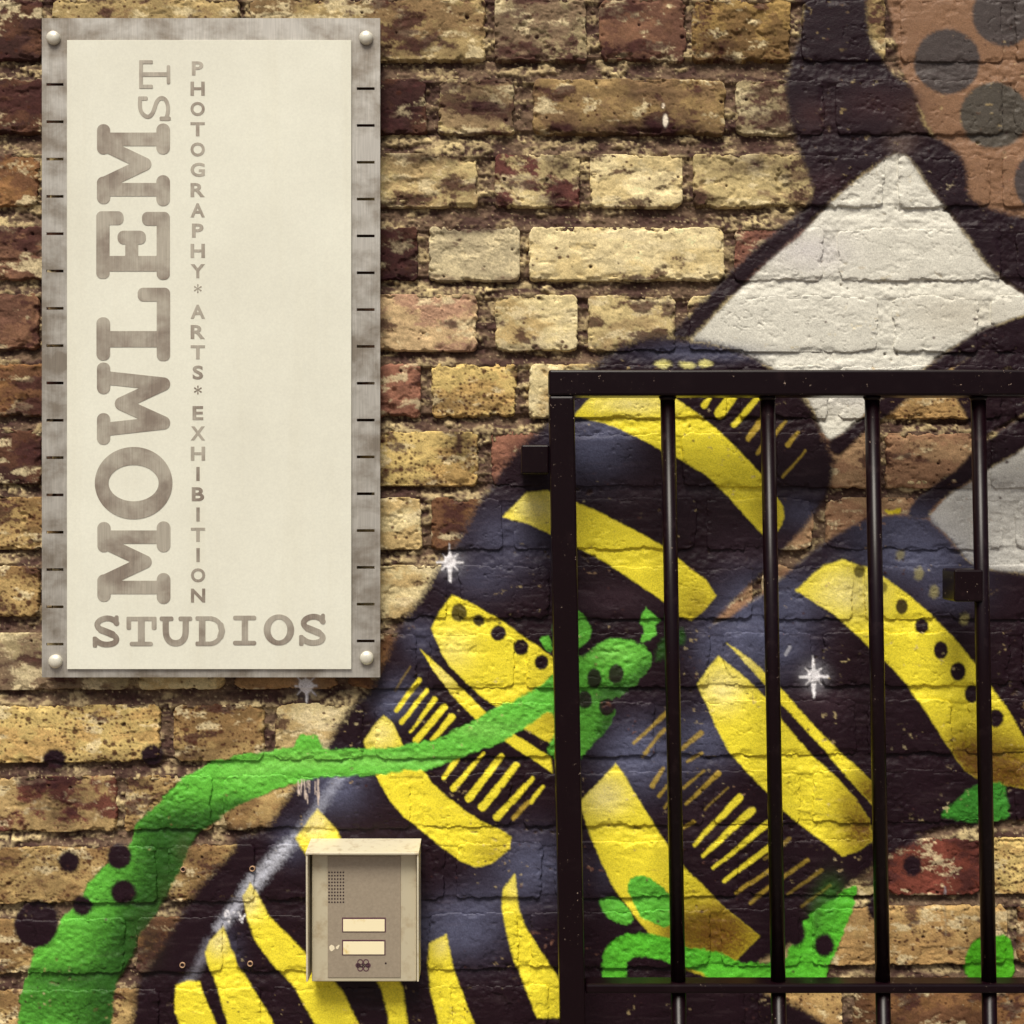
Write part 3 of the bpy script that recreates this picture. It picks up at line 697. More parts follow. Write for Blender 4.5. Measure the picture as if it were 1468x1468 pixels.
for x_, y_, rx_, ry_, op_ in SOOT_SHADE:
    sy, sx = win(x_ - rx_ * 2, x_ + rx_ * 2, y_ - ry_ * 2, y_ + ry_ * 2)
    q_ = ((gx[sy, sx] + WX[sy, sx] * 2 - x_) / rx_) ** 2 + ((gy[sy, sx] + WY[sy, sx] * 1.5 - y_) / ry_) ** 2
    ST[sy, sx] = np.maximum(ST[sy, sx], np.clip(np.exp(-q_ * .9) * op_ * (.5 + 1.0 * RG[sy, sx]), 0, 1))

def brick_colour(x, y, sty, seed, x0, x1, y0, y1):
    base, alt, soot, spk, lime = STY[sty]
    n1 = fbm(x / 58, y / 34, seed, 3); n2 = fbm(x / 15, y / 11, seed + 3, 4); n3 = fbm(x / 2.6, y / 2.4, seed + 5, 2)
    n4 = fbm(x / 7, y / 5, seed + 7, 2)
    brk = (n3 - .5) * .20 + (n4 - .5) * .16
    c = mix(np.broadcast_to(lin(base), x.shape + (3,)), lin(alt), sstep(.42, .60, n1 + (n2 - .5) * .4 + brk))
    c = c * (0.60 + .80 * n2)[..., None] * (0.78 + 0.44 * n3)[..., None]
    if lime > 0:
        m = sstep(.62 - lime * .18, .76 - lime * .14, fbm(x / 34, y / 16, seed + 11, 4) + brk) * .7
        c = mix(c, lin((222, 206, 164)) * (0.66 + .66 * n3)[..., None], m)
    if soot > 0:
        f = fbm(x / 50, y / 22, seed + 21, 4) + brk * .9
        m = sstep(.69 - soot * .36, .83 - soot * .36, f)
        c = mix(c, lin((68, 40, 38)) * (.6 + .8 * n4)[..., None], m * .86)
    if spk > 0:
        dens = sstep(.34, .58, fbm(x / 34, y / 24, seed + 31, 3)) * spk
        m = np.maximum(dots(x, y, 6.5, .8, 2.5, dens * .95, seed + 33, .9), dots(x, y, 17.0, 1.4, 4.4, dens * .6, seed + 37, 1.2))
        c = mix(c, lin((72, 40, 28)), m * .9)
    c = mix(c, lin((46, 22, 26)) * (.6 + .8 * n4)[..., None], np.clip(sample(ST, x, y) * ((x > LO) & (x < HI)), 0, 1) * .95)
    hole = dots(x, y, 31, 1.0, 3.2, .22, seed + 41, .9)
    c = mix(c, lin((50, 24, 28)), hole * .9)
    return np.clip(c, .003, .85).astype(np.float32), hole

def fast_mesh(name, co, quads, colour=None, cover=None, smooth=True):
    me = bpy.data.meshes.new(name)
    nv, nf = len(co), len(quads)
    me.vertices.add(nv); me.vertices.foreach_set('co', np.ascontiguousarray(co, np.float32).ravel())
    me.loops.add(nf * 4); me.loops.foreach_set('vertex_index', np.ascontiguousarray(quads, np.int32).ravel())
    me.polygons.add(nf)
    me.polygons.foreach_set('loop_start', np.arange(0, nf * 4, 4, dtype=np.int32))
    if smooth: me.polygons.foreach_set('use_smooth', np.ones(nf, bool))
    me.update(calc_edges=True)
    if colour is not None:
        a = me.color_attributes.new('surface_colour', 'FLOAT_COLOR', 'POINT')
        a.data.foreach_set('color', np.concatenate([colour, np.ones((nv, 1), np.float32)], 1).astype(np.float32).ravel())
    if cover is not None:
        a = me.attributes.new('paint_cover', 'FLOAT', 'POINT'); a.data.foreach_set('value', cover.astype(np.float32))
    return me

def grid_quads(ny, nx):
    i = np.arange(ny * nx).reshape(ny, nx)
    return np.stack([i[:-1, :-1], i[1:, :-1], i[1:, 1:], i[:-1, 1:]], -1).reshape(-1, 4)

SIGN = (60, 26, 545, 971)           # left, top, right, bottom of the steel plate
def hidden(x0, x1, y0, y1):
    return x0 > SIGN[0] + 12 and x1 < SIGN[2] - 12 and y0 > SIGN[1] + 12 and y1 < SIGN[3] - 12

wall = empty('brick_wall', (0, 0, 0))
tag(wall, 'weathered yellow stock brick wall painted with a black, yellow and green mural', 'wall')

def paint_over(x, y, c):
    """lay the mural over bare brick or mortar"""
    a = sample(PA, x, y); p = sample(PC, x, y)
    return mix(c, p, a), a

rs = np.random.RandomState(7)
rect = []                            # for the mortar
for r, row in B.items():
    tl, bl, tr, br = ROWS[r]
    for k, (x0, x1, sty) in enumerate(row):
        seed = 1000 + r * 97 + k * 13
        xm = (x0 + x1) / 2
        y0 = float(row_y(tl, tr, xm)); y1 = float(row_y(bl, br, xm))
        sl_t = (tr - tl) / 1370.0; sl_b = (br - bl) / 1370.0
        rect.append((x0, x1, y0, y1, sl_t, sl_b))
        vis = x1 > -12 and x0 < 1480 and y1 > -8 and y0 < 1476 and not hidden(x0, x1, y0, y1)
        st = 1.5 if vis else 5.0
        cx0, cx1 = (max(x0, -60), min(x1, 1530)) if vis else (x0, x1)
        if vis:
            # dense where the lens sees it, coarse beyond the frame
            xa = np.concatenate([np.arange(x0, max(x0, -20), 6), np.arange(max(x0, -20), min(x1, 1490), st), np.arange(min(x1, 1490), x1, 6), [x1]])
            if sum(1 for q in (0,) if x0 > 72 and x1 < 533 and y1 > 990): pass
        else:
            xa = np.concatenate([np.arange(x0, x1, st), [x1]])
        xa = np.unique(np.round(xa, 3))
        nyv = max(5, int((y1 - y0) / st) + 1)
        tv = np.linspace(0, 1, nyv)
        X, T = np.meshgrid(xa, tv)
        YT = y0 + (X - xm) * sl_t; YB = y1 + (X - xm) * sl_b
        Y = YT + (YB - YT) * T
        X = X.astype(np.float32); Y = Y.astype(np.float32)
        # worn, uneven outline
        ex = (fbm(X / 34, Y / 34, seed + 51, 3) - .42) * 10 + (fbm(X / 7, Y / 7, seed + 53, 3) - .5) * 6.0
        di = np.minimum(np.minimum(X - x0, x1 - X), np.minimum(Y - YT, YB - Y))
        cxn = np.minimum(X - x0, x1 - X); cyn = np.minimum(Y - YT, YB - Y)
        rc = 9.0 + 5 * rs.rand()
        cor = rc - np.sqrt(np.maximum(rc - cxn, 0) ** 2 + np.maximum(rc - cyn, 0) ** 2)
        di = np.minimum(di, cor) - np.maximum(ex, -1.0) * (0.75 + .5 * rs.rand())
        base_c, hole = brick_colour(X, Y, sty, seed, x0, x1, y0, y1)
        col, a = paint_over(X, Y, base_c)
        q = 1 - .62 * a
        gm = sstep(1.5, 2.2, sample(PC, X, Y)[..., 1] / (sample(PC, X, Y)[..., 0] + .004))
        terr = fbm(X / 46, Y / 24, seed + 61, 4)
        rel = (terr - .5) * 1.2 - sstep(.60, .62, terr) * .45 - sstep(.68, .70, terr) * .8
        rel = rel * (1 - .5 * a) + ((fbm(X / 9, Y / 7, seed + 63, 3) - .5) * .75 + (fbm(X / 2.6, Y / 2.6, seed + 65, 2) - .5) * .5) * q + ((fbm(X / 6.5, Y / 5.5, seed + 75, 3) - .5) * 2.2) * gm * a
        rel = rel - hole * 2.0 * q
        crack = np.abs(fbm(X / 36, Y / 20, seed + 67, 3) - .5)
        rel = rel - (1 - sstep(0, .010, crack)) * 1.1 * sstep(.48, .56, fbm(X / 50, Y / 50, seed + 69, 2))
        chip = sstep(.56, .62, fbm(X / 17, Y / 13, seed + 71, 3)) * (1 - sstep(2, 13, di))
        rel = rel - chip * 2.6 * (1 - .5 * a)
        ti = (T - .5) * rs.uniform(-1.6, 1.6) + (X - xm) / (x1 - x0 + 1e-6) * rs.uniform(-1.8, 1.8)
        prof = -13.0 * (1 - sstep(-1.3, 1.6, di)) - (.35 + .5 * a) * np.exp(-np.maximum(di, 0) / 3.0)
        h = (rel + (ti + rs.uniform(-.8, 1.0)) * (1 - .4 * a)) * sstep(-2, 4, di) + prof            # millimetres
        h[0, :] = -15; h[-1, :] = -15; h[:, 0] = -15; h[:, -1] = -15
        h[di < -1.5] = -15
        ctr = P(xm, (y0 + y1) / 2, 0)
        co = np.stack([(X - MID) * S - ctr.x, -h * .001, CZ - (Y - MID) * S - ctr.z], -1).reshape(-1, 3)
        me = fast_mesh('brick', co, grid_quads(*X.shape), col.reshape(-1, 3), a.ravel())
        o = link('brick', me, M_WALL, wall)
        place(o, ctr)

# mortar: one sheet, cut away where bricks cover it
Nm = 1.7
ax_ = np.arange(-88, 1556, Nm, dtype=np.float32)
MX, MY = np.meshgrid(ax_, ax_)
ins = np.full(MX.shape, -99.0, np.float32)
for x0, x1, y0, y1, slt, slb in rect:
    c0 = max(0, int((y0 - 40 + 88) / Nm)); c1 = min(MX.shape[0], int((y1 + 40 + 88) / Nm)); d0 = max(0, int((x0 - 30 + 88) / Nm)); d1 = min(MX.shape[1], int((x1 + 30 + 88) / Nm))
    if c1 <= c0 or d1 <= d0: continue
    x = MX[c0:c1, d0:d1]; y = MY[c0:c1, d0:d1]; xm = (x0 + x1) / 2
    di = np.minimum(np.minimum(x - x0, x1 - x), np.minimum(y - (y0 + (x - xm) * slt), y1 + (x - xm) * slb - y))
    ins[c0:c1, d0:d1] = np.maximum(ins[c0:c1, d0:d1], di)
tj = np.full(MX.shape, .55, np.float32)
for i in range(len(ROWS) - 1):
    b = row_y(ROWS[i][1], ROWS[i][3], MX); t = row_y(ROWS[i + 1][0], ROWS[i + 1][2], MX)
    m = (MY > b - 7) & (MY < t + 7)
    tj = np.where(m, np.clip((MY - b) / (t - b), -.2, 1.2), tj)
smear = sstep(.56, .70, fbm(MX / 52, MY / 20, 71, 3))
gr1 = fbm(MX / 14, MY / 9, 73, 3); gr2 = fbm(MX / 4.2, MY / 4.2, 75, 2)
hm = -7.8 + 5.0 * np.clip(tj, 0, 1) ** 1.1 + (gr1 - .5) * 4.2 + (gr2 - .5) * 3.2 + smear * 2.6
hm = np.minimum(hm, -0.6 + (gr2 - .5) * 1.2)
ma0 = sample(PA, MX, MY)
hm = hm + (-2.3 + 1.1 * np.clip(tj, 0, 1) + (gr1 - .5) * 2.0 + (gr2 - .5) * .8 - hm) * np.clip(ma0 * .9, 0, 1)
n1 = fbm(MX / 34, MY / 15, 81, 4)
mc = mix(np.broadcast_to(lin((106, 86, 70)), MX.shape + (3,)), lin((74, 54, 48)), sstep(.42, .62, n1))
pale = np.clip(sstep(.53, .68, fbm(MX / 40, MY / 12, 83, 4)) * .5 + smear * .5, 0, 1)
mc = mix(mc, lin((206, 186, 138)), pale * sstep(.35, .6, gr2 * .6 + gr1 * .4))
sandg = dots(MX, MY, 5.5, .6, 1.7, .30, 87, .8)
mc = mix(mc, lin((200, 180, 140)), sandg * .6)
hm = hm + (sandg * .7) * (1 - ma0 * .8)
dk = dots(MX, MY, 8, .8, 2.4, .30, 89, .9)
mc = mix(mc, lin((62, 38, 40)), dk * .7)
mc = mc * (.70 + .6 * gr2)[..., None]
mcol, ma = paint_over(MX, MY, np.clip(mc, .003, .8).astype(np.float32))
quads = grid_quads(*MX.shape)
keepv = (ins < 13).ravel()
hid = ((MX > SIGN[0] + 14) & (MX < SIGN[2] - 14) & (MY > SIGN[1] + 14) & (MY < SIGN[3] - 14)).ravel()
keepv &= ~hid
kq = keepv[quads].all(1)
quads = quads[kq]
used = np.unique(quads)
remap = -np.ones(MX.size, np.int64); remap[used] = np.arange(len(used))
co = np.stack([(MX - MID) * S, -hm * .001, CZ - (MY - MID) * S], -1).reshape(-1, 3)[used]
me = fast_mesh('mortar', co, remap[quads], mcol.reshape(-1, 3)[used], ma.ravel()[used])
link('mortar', me, M_WALL, wall)

# backing of the wall, and the brickwork that goes on past the frame
WX0, WX1, WTOP = -2.3, 2.3, 2.95
bm = bmesh.new(); add_box(bm, WX0, WX1, .011, .24, 0.0, WTOP)
M_CORE = plain('bed_mortar', (112, 88, 78), .95, 0, 300, .25, .0008, .15)
from_bm('wall_core', bm, M_CORE, wall)
cols, cos, qs, cov = [], [], [], []
base_i = 0
rr = random.Random(11)
names = ['buff', 'olive', 'grey', 'red', 'speck2', 'brown', 'lime', 'pink']
allrows = []
for r in range(len(ROWS)):
    allrows.append((ROWS[r], B[r][0][0] - 12, B[r][-1][1] + 12))
y = ROWS[0][0] - 103
while CZ - (y - MID) * S < WTOP - .06:
    allrows.append(((y, y + 82, y, y + 82), None, None)); y -= 103
y = ROWS[-1][1] + 20; y2 = ROWS[-1][3] + 20
while CZ - (y + 82 - MID) * S > 0.0:
    allrows.append(((y, y + 82, y2, y2 + 82), None, None)); y += 103; y2 += 103
xl_lim = WX0 / S + MID; xr_lim = WX1 / S + MID
for (row, xl, xr) in allrows:
    segs = []
    if xl is None:
        x = xl_lim + rr.uniform(0, 100); hd = rr.random() < .5
        while x < xr_lim - 120:
            w = 128 if hd else 272
            segs.append((x, min(x + w, xr_lim))); x += w + 12; hd = not hd
    else:
        x = xl; hd = False
        while x > xl_lim + 20:
            w = 128 if hd else 272
            segs.append((max(x - w, xl_lim), x)); x -= w + 12; hd = not hd
        x = xr; hd = False
        while x < xr_lim - 20:
            w = 128 if hd else 272
            segs.append((x, min(x + w, xr_lim))); x += w + 12; hd = not hd
    for x0, x1 in segs:
        nx = max(8, int((x1 - x0) / 9)); ny = 10
        X, T = np.meshgrid(np.linspace(x0, x1, nx), np.linspace(0, 1, ny))
        t = row_y(row[0], row[2], X); b = row_y(row[1], row[3], X)
        Y = t + (b - t) * T
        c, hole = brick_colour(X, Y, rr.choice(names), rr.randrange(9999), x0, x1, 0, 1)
        c, a = paint_over(X, Y, c)
        h = (fbm(X / 30, Y / 25, rr.randrange(9999), 3) - .5) * 4 + rr.uniform(-1, 1)
        h[0, :] = h[-1, :] = -14; h[:, 0] = h[:, -1] = -14
        h[1, 1:-1] -= 1.5; h[-2, 1:-1] -= 1.5
        X2 = X.copy(); Y2 = Y.copy()
        X2[:, 1] = X[:, 0] + 2.5; X2[:, -2] = X[:, -1] - 2.5; Y2[1] = Y[0] + 2.5; Y2[-2] = Y[-1] - 2.5
        cos.append(np.stack([(X2 - MID) * S, -h * .001, CZ - (Y2 - MID) * S], -1).reshape(-1, 3))
        cols.append(c.reshape(-1, 3)); cov.append(a.ravel())
        qs.append(grid_quads(ny, nx) + base_i); base_i += nx * ny
me = fast_mesh('surrounding_brickwork', np.concatenate(cos), np.concatenate(qs), np.concatenate(cols).astype(np.float32), np.concatenate(cov))
o = link('surrounding_brickwork', me, M_WALL, wall); tag(o, kind='stuff')

# ------------------------------------------------------------------ sign
DP = .016                                    # front of the steel plate
sign = empty('studio_sign', P(302, 971, 0))
tag(sign, 'tall steel sign with cream panel and MOWLEM ST STUDIOS lettering bolted to the bricks', 'sign')

def plate_with_slots(xs, ys, hole, d_front, th):
    bm = bmesh.new(); vf, vb = {}, {}
    def gv(dct, i, j, d):
        if (i, j) not in dct:
            p = P(xs[i], ys[j], d_front); dct[(i, j)] = bm.verts.new((p.x, -d, p.z))
        return dct[(i, j)]
    solid = lambda i, j: 0 <= i < len(xs) - 1 and 0 <= j < len(ys) - 1 and not hole(i, j)
    for i in range(len(xs) - 1):
        for j in range(len(ys) - 1):
            if not solid(i, j): continue
            F = [gv(vf, i, j, d_front), gv(vf, i, j + 1, d_front), gv(vf, i + 1, j + 1, d_front), gv(vf, i + 1, j, d_front)]
            Bk = [gv(vb, i, j, d_front - th), gv(vb, i, j + 1, d_front - th), gv(vb, i + 1, j + 1, d_front - th), gv(vb, i + 1, j, d_front - th)]
            bm.faces.new(F); bm.faces.new(list(reversed(Bk)))
            for (di, dj, a, b_) in ((-1, 0, 0, 1), (0, 1, 1, 2), (1, 0, 2, 3), (0, -1, 3, 0)):
                if not solid(i + di, j + dj):
                    bm.faces.new([F[b_], F[a], Bk[a], Bk[b_]])
    bmesh.ops.recalc_face_normals(bm, faces=bm.faces)
    return bm
LS = [121 + 53.5 * i for i in range(16)]; RS_ = [127 + 52.8 * i for i in range(16)]
xs = [60, 66.5, 91, 511.5, 537, 545]
ev = [26.0] + [v for y in LS for v in (y - 2, y + 2)] + [v for y in RS_ for v in (y - 2, y + 2)] + [971.0]
ys = sorted(set(ev))
def is_hole(i, j):
    m = (ys[j] + ys[j + 1]) / 2
    if i == 1: return any(abs(m - y) < 2 for y in LS)
    if i == 3: return any(abs(m - y) < 2 for y in RS_)
    return False
from_bm('backing_plate', plate_with_slots(xs, ys, is_hole, DP, .002), M_STEEL, sign)
bm = bmesh.new()
a = P(97, 58.5, DP); b = P(504, 959, DP)
add_box(bm, a.x, b.x, -DP - .0022, -DP - .0001, b.z, a.z, .0002, 1)
panel = from_bm('panel', bm, M_PANEL, sign)
for bx, by in ((77, 55), (525, 55), (80, 948), (526, 943)):
    p = P(bx, by, DP); bm = bmesh.new()
    prof = [(.0068, 0), (.0068, .0024), (.0062, .0036), (.0046, .0048), (.0022, .0055)]
    rings = [[bm.verts.new((p.x + r_ * math.cos(t * math.pi / 10), -DP - h_, p.z + r_ * math.sin(t * math.pi / 10))) for t in range(20)] for r_, h_ in prof]
    for k in range(len(rings) - 1):
        for t in range(20): bm.faces.new((rings[k][t], rings[k + 1][t], rings[k + 1][(t + 1) % 20], rings[k][(t + 1) % 20]))
    bm.faces.new(rings[-1]); bmesh.ops.recalc_face_normals(bm, faces=bm.faces)
    from_bm('bolt', bm, M_BOLT, sign, smooth=True)

# lettering from strokes: a filled outline of the union of capsules, boxes and rings
def sd_cap(x, y, ax, ay, bx, by, r):
    ex, ey = bx - ax, by - ay
    t = np.clip(((x - ax) * ex + (y - ay) * ey) / (ex * ex + ey * ey + 1e-9), 0, 1)
    return r - np.sqrt((x - ax - ex * t) ** 2 + (y - ay - ey * t) ** 2)
def sd_box(x, y, x0, y0, x1, y1, r):
    r = min(r, (x1 - x0) / 2, (y1 - y0) / 2)
    qx = np.abs(x - (x0 + x1) / 2) - (x1 - x0) / 2 + r; qy = np.abs(y - (y0 + y1) / 2) - (y1 - y0) / 2 + r
    return r - (np.sqrt(np.maximum(qx, 0) ** 2 + np.maximum(qy, 0) ** 2) + np.minimum(np.maximum(qx, qy), 0))
def sd_ring(x, y, cx, cy, rx, ry, ix, iy):
    a = (1 - np.sqrt(((x - cx) / rx) ** 2 + ((y - cy) / ry) ** 2)) * min(rx, ry)
    b = (np.sqrt(((x - cx) / ix) ** 2 + ((y - cy) / iy) ** 2) - 1) * min(ix, iy)
    return np.minimum(a, b)

def chaikin(p, n=2):
    for _ in range(n):
        q = [p[0]]
        for a_, b_ in zip(p[:-1], p[1:]):
            q += [(a_[0] * .75 + b_[0] * .25, a_[1] * .75 + b_[1] * .25), (a_[0] * .25 + b_[0] * .75, a_[1] * .25 + b_[1] * .75)]
        p = q + [p[-1]]
    return p

def letter(shapes, cell=1.0, off=(0, 0), dd=.00245):
    shapes = [('c', chaikin(s_[1]), s_[2]) if s_[0] == 'c' and len(s_[1]) > 5 else s_ for s_ in shapes]
    bb = []
    for s in shapes:
        if s[0] == 'c':
            pts = s[1]; r = s[2]; bb += [(p[0] - r, p[1] - r) for p in pts] + [(p[0] + r, p[1] + r) for p in pts]
        elif s[0] == 'b': bb += [(s[1], s[2]), (s[3], s[4])]
        else: bb += [(s[1] - s[3], s[2] - s[4]), (s[1] + s[3], s[2] + s[4])]
    x0 = min(p[0] for p in bb) - 2; x1 = max(p[0] for p in bb) + 2; y0 = min(p[1] for p in bb) - 2; y1 = max(p[1] for p in bb) + 2
    X, Y = np.meshgrid(np.arange(x0, x1, cell), np.arange(y0, y1, cell))
    f = np.full(X.shape, -9.0)
    for s in shapes:
        if s[0] == 'c':
            for i in range(len(s[1]) - 1): f = np.maximum(f, sd_cap(X, Y, *s[1][i], *s[1][i + 1], s[2]))
        elif s[0] == 'b': f = np.maximum(f, sd_box(X, Y, *s[1:5], s[5]))
        else: f = np.maximum(f, sd_ring(X, Y, *s[1:]))
    bm = bmesh.new(); vd = {}
    def vert(key, px, py):
        if key not in vd:
            p = P(px + off[0], py + off[1], DP); vd[key] = bm.verts.new((p.x, -DP - dd, p.z))
        return vd[key]
    ny, nx = X.shape
    inside = f > 0
    for j in range(ny - 1):
        rowi = inside[j] | inside[j + 1]
        for i in range(nx - 1):
            if not (rowi[i] or rowi[i + 1]): continue
            cs = ((i, j), (i, j + 1), (i + 1, j + 1), (i + 1, j))
            out = []
            for k in range(4):
                a_, b_ = cs[k], cs[(k + 1) % 4]
                fa, fb = f[a_[1], a_[0]], f[b_[1], b_[0]]
                if fa > 0: out.append(vert(a_, X[a_[1], a_[0]], Y[a_[1], a_[0]]))
                if (fa > 0) != (fb > 0):
                    t = fa / (fa - fb); key = (min(a_, b_), max(a_, b_))
                    out.append(vert(key, X[a_[1], a_[0]] + t * (X[b_[1], b_[0]] - X[a_[1], a_[0]]), Y[a_[1], a_[0]] + t * (Y[b_[1], b_[0]] - Y[a_[1], a_[0]])))
            if len(out) >= 3:
                try: bm.faces.new(out)
                except ValueError: pass
    bmesh.ops.dissolve_limit(bm, angle_limit=.001, verts=bm.verts, edges=bm.edges)
    o = from_bm('letter', bm, M_LETTER, panel)
    md = o.modifiers.new('thickness', 'SOLIDIFY'); md.thickness = .0002; md.offset = 0
    return o

def big_m(y):       # y: shift from the upper M
    return [('b', 140, 179 + y, 159, 222 + y, 9), ('b', 150, 191 + y, 234, 210 + y, 2), ('b', 225, 178 + y, 244.5, 222 + y, 9.5), ('c', [(149.5, 208 + y), (208.5, 236 + y), (149.5, 264 + y)], 9.3),
            ('b', 140, 254 + y, 159, 293 + y, 9), ('b', 150, 263 + y, 234, 282 + y, 2), ('b', 225, 252 + y, 244.5, 296 + y, 9.5)]
letter(big_m(0))
letter([('b', 139, 303.5, 158, 400, 8), ('b', 139, 303.5, 178, 323, 8), ('b', 225.5, 304.5, 244.3, 401.5, 8), ('b', 204.5, 304.5, 244.3, 324, 8), ('b', 150, 367.5, 234, 389.5, 2),
        ('b', 180.5, 345, 199, 372, 1), ('b', 169.5, 331.5, 210, 350.8, 8.5)])
letter([('b', 198.3, 413, 244.7, 432.5, 8), ('b', 225.6, 413, 244.7, 517.7, 8), ('b', 150, 475, 234, 498, 2), ('b', 139.3, 455.3, 158.8, 517, 9)])
letter([('b', 140, 520, 159, 565, 9), ('b', 140, 592.5, 159, 637.5, 9), ('c', [(150, 541.5), (235.3, 550.8), (175, 579), (235.3, 606.3), (150, 615.8)], 9.5)])
letter([('r', 192.5, 692.6, 55.5, 51.7, 35.8, 26)])
letter(big_m(569.3), off=(.6, 0))
letter([('b', 200.4, 87.6, 205.8, 128, .5), ('b', 200.4, 87.4, 220, 92.6, 1.5), ('b', 200.4, 122.4, 220, 128, 1.5), ('b', 204, 104.6, 242, 110.7, .5), ('b', 239.8, 94.5, 244.8, 121.5, 2)], .6)
letter([('c', [(201.7, 142), (201.3, 154.5), (204, 163.5), (212.6, 169.5), (219.4, 164.5), (223, 154), (225.8, 145.5), (231.7, 140.6), (238.8, 143.6), (242.2, 154.5), (241, 165), (239, 171)], 2.8),
        ('b', 198.7, 139.2, 212.6, 144.8, 2), ('b', 229.7, 168, 245.6, 173.8, 2)], .6)
S_SH = [('c', [(168, 893), (165.5, 889.2), (159.2, 886.2), (152, 885.9), (143.5, 889), (139.5, 895), (143.3, 901.6), (154.3, 905.8), (165.0, 910.5), (168.8, 916), (165.2, 921.8), (154.3, 924), (145, 922.2), (138, 917)], 4.0),
        ('c', [(146, 902.5), (154.3, 905.8), (162, 909)], 4.8), ('b', 165.3, 881.8, 171, 897, 2.5), ('b', 134, 912.3, 140.2, 927.7, 2)]
letter(S_SH, .8)
letter([('b', 182.3, 883.8, 225.2, 889.8, 1.5), ('b', 182.3, 883.8, 188.8, 902.5, 2.5), ('b', 218.3, 883.8, 225.2, 902.5, 2.5), ('b', 198.6, 885, 208.4, 923, .5), ('b', 186.8, 919.6, 220, 925.8, 3)], .8)
letter([('b', 229.7, 883.5, 249.4, 889.7, 2.5), ('b', 256.7, 883.5, 276.3, 889.7, 2.5), ('c', [(238.4, 888), (238.4, 908), (240.5, 915), (245.5, 920.3), (252.7, 922), (260, 920.3), (265, 915), (267, 908), (267, 888)], 4.4)], .8)
letter([('b', 281, 883.2, 304, 889, 2), ('b', 281, 919.4, 304, 925.5, 2), ('b', 286, 885, 295.2, 924, .5),
        ('c', [(303, 886.2), (310, 888), (316, 893.5), (318.8, 901), (318.4, 909), (314.5, 916.5), (308.5, 921), (303, 922.4)], 3.2), ('c', [(317, 896), (319, 904), (316.6, 912)], 4.4)], .8)
letter([('b', 334.7, 882.3, 368, 888.5, 3), ('b', 334.7, 918.2, 368, 924.5, 3), ('b', 347.2, 884, 356.2, 922, .5)], .8)
letter([('r', 400.4, 902.6, 21.8, 22.1, 12, 15.2)], .8)
letter(S_SH, .8, off=(295.3, -2.4))
# small sans capitals stacked down the panel
for i, ch in enumerate('PHOTOGRAPHY*ARTS*EXHIBITION'):
    cu = bpy.data.curves.new('glyph', 'FONT'); cu.body = ch; cu.size = 1.0; cu.offset = .03 if ch != '*' else .006; cu.resolution_u = 4
    to = bpy.data.objects.new('glyph', cu); COL.objects.link(to)
    dg = bpy.context.evaluated_depsgraph_get()
    me0 = bpy.data.meshes.new_from_object(to.evaluated_get(dg))
    bpy.data.objects.remove(to); bpy.data.curves.remove(cu)
    v = np.zeros(len(me0.vertices) * 3, np.float32); me0.vertices.foreach_get('co', v); v = v.reshape(-1, 3)
    mn, mx_ = v.min(0), v.max(0)
    cy = 99 + 29.02 * i
    hgt = 20.0; kk = hgt / .70
    wd = (mx_[0] - mn[0]) * kk * 1.18
    wd = min(wd, 20.5)
    if ch == 'I': wd = 4.8
    cap = .70
    bm = bmesh.new(); bm.from_mesh(me0)
    for q in bm.verts:
        lx = (q.co.x - (mn[0] + mx_[0]) / 2) / max(mx_[0] - mn[0], 1e-6) * wd
        if ch == '*': ly = (q.co.y - (mn[1] + mx_[1]) / 2) / (mx_[1] - mn[1]) * 13 + 4; lx *= .8
        else: ly = (q.co.y - (mn[1] + mx_[1]) / 2) / (mx_[1] - mn[1]) * hgt
        p = P(284 + .7 * (i / 26) + lx, cy - ly, DP)
        q.co = (p.x, -DP - .0024, p.z)
    bm.normal_update()
    flip = [f for f in bm.faces if f.normal.y > 0]
    if flip: bmesh.ops.reverse_faces(bm, faces=flip)
    for f in bm.faces: f.smooth = False
    ext = bmesh.ops.extrude_face_region(bm, geom=bm.faces[:])
    for q in ext['geom']:
        if isinstance(q, bmesh.types.BMVert): q.co.y += .00018
    bmesh.ops.recalc_face_normals(bm, faces=bm.faces)
    o = from_bm('letter', bm, M_LETTER, panel)
    bpy.data.meshes.remove(me0)

# ------------------------------------------------------------------ gate, swung back in front of the mural
DG = .075; TH = .030
gate = empty('metal_gate', P(808, 2200, DG))
gate.location.z = 0.0
tag(gate, 'black painted steel bar gate standing open in front of the mural', 'gate')
LEAN = 15.5 / 850.0
def gx_at(x, y): return x + (y - 567) * LEAN
GB = MID + (CZ - .09) / (S * (D - DG) / D)        # tracing-grid row of the gate's foot
def bar_piece(name, xa0, xa1, ya, xb0, xb1, yb, d0, d1, bev=.0022, mat=M_GATE):
    bm = bmesh.new()
    pts = []
    for d in (d0, d1):
        for (x, y) in ((xa0, ya), (xa1, ya), (xb1, yb), (xb0, yb)):
            p = P(x, y, DG); pts.append((p.x, -d, p.z))
    add_hexa(bm, pts, bev, 2)
    return from_bm(name, bm, mat, gate)
bar_piece('hinge_stile', 787, 823.5, 567.4, gx_at(786, GB) , gx_at(822, GB), GB, DG - TH, DG)
XR = 2040
bar_piece('top_rail', 786.5, XR + 36, 530, 786.5, XR + 36, 567, DG - TH, DG)
bar_piece('lock_rail', gx_at(824, 1412), gx_at(XR, 1412), 1413, gx_at(824, 1427), gx_at(XR, 1427), 1427, DG - TH + .004, DG - .004)
bar_piece('bottom_rail', gx_at(824, GB - 40), gx_at(XR, GB - 40), GB - 40, gx_at(824, GB), gx_at(XR, GB), GB, DG - TH + .0005, DG - .0005)
bar_piece('closing_stile', XR, XR + 36, 567.4, gx_at(XR, GB), gx_at(XR + 36, GB), GB, DG - TH, DG)
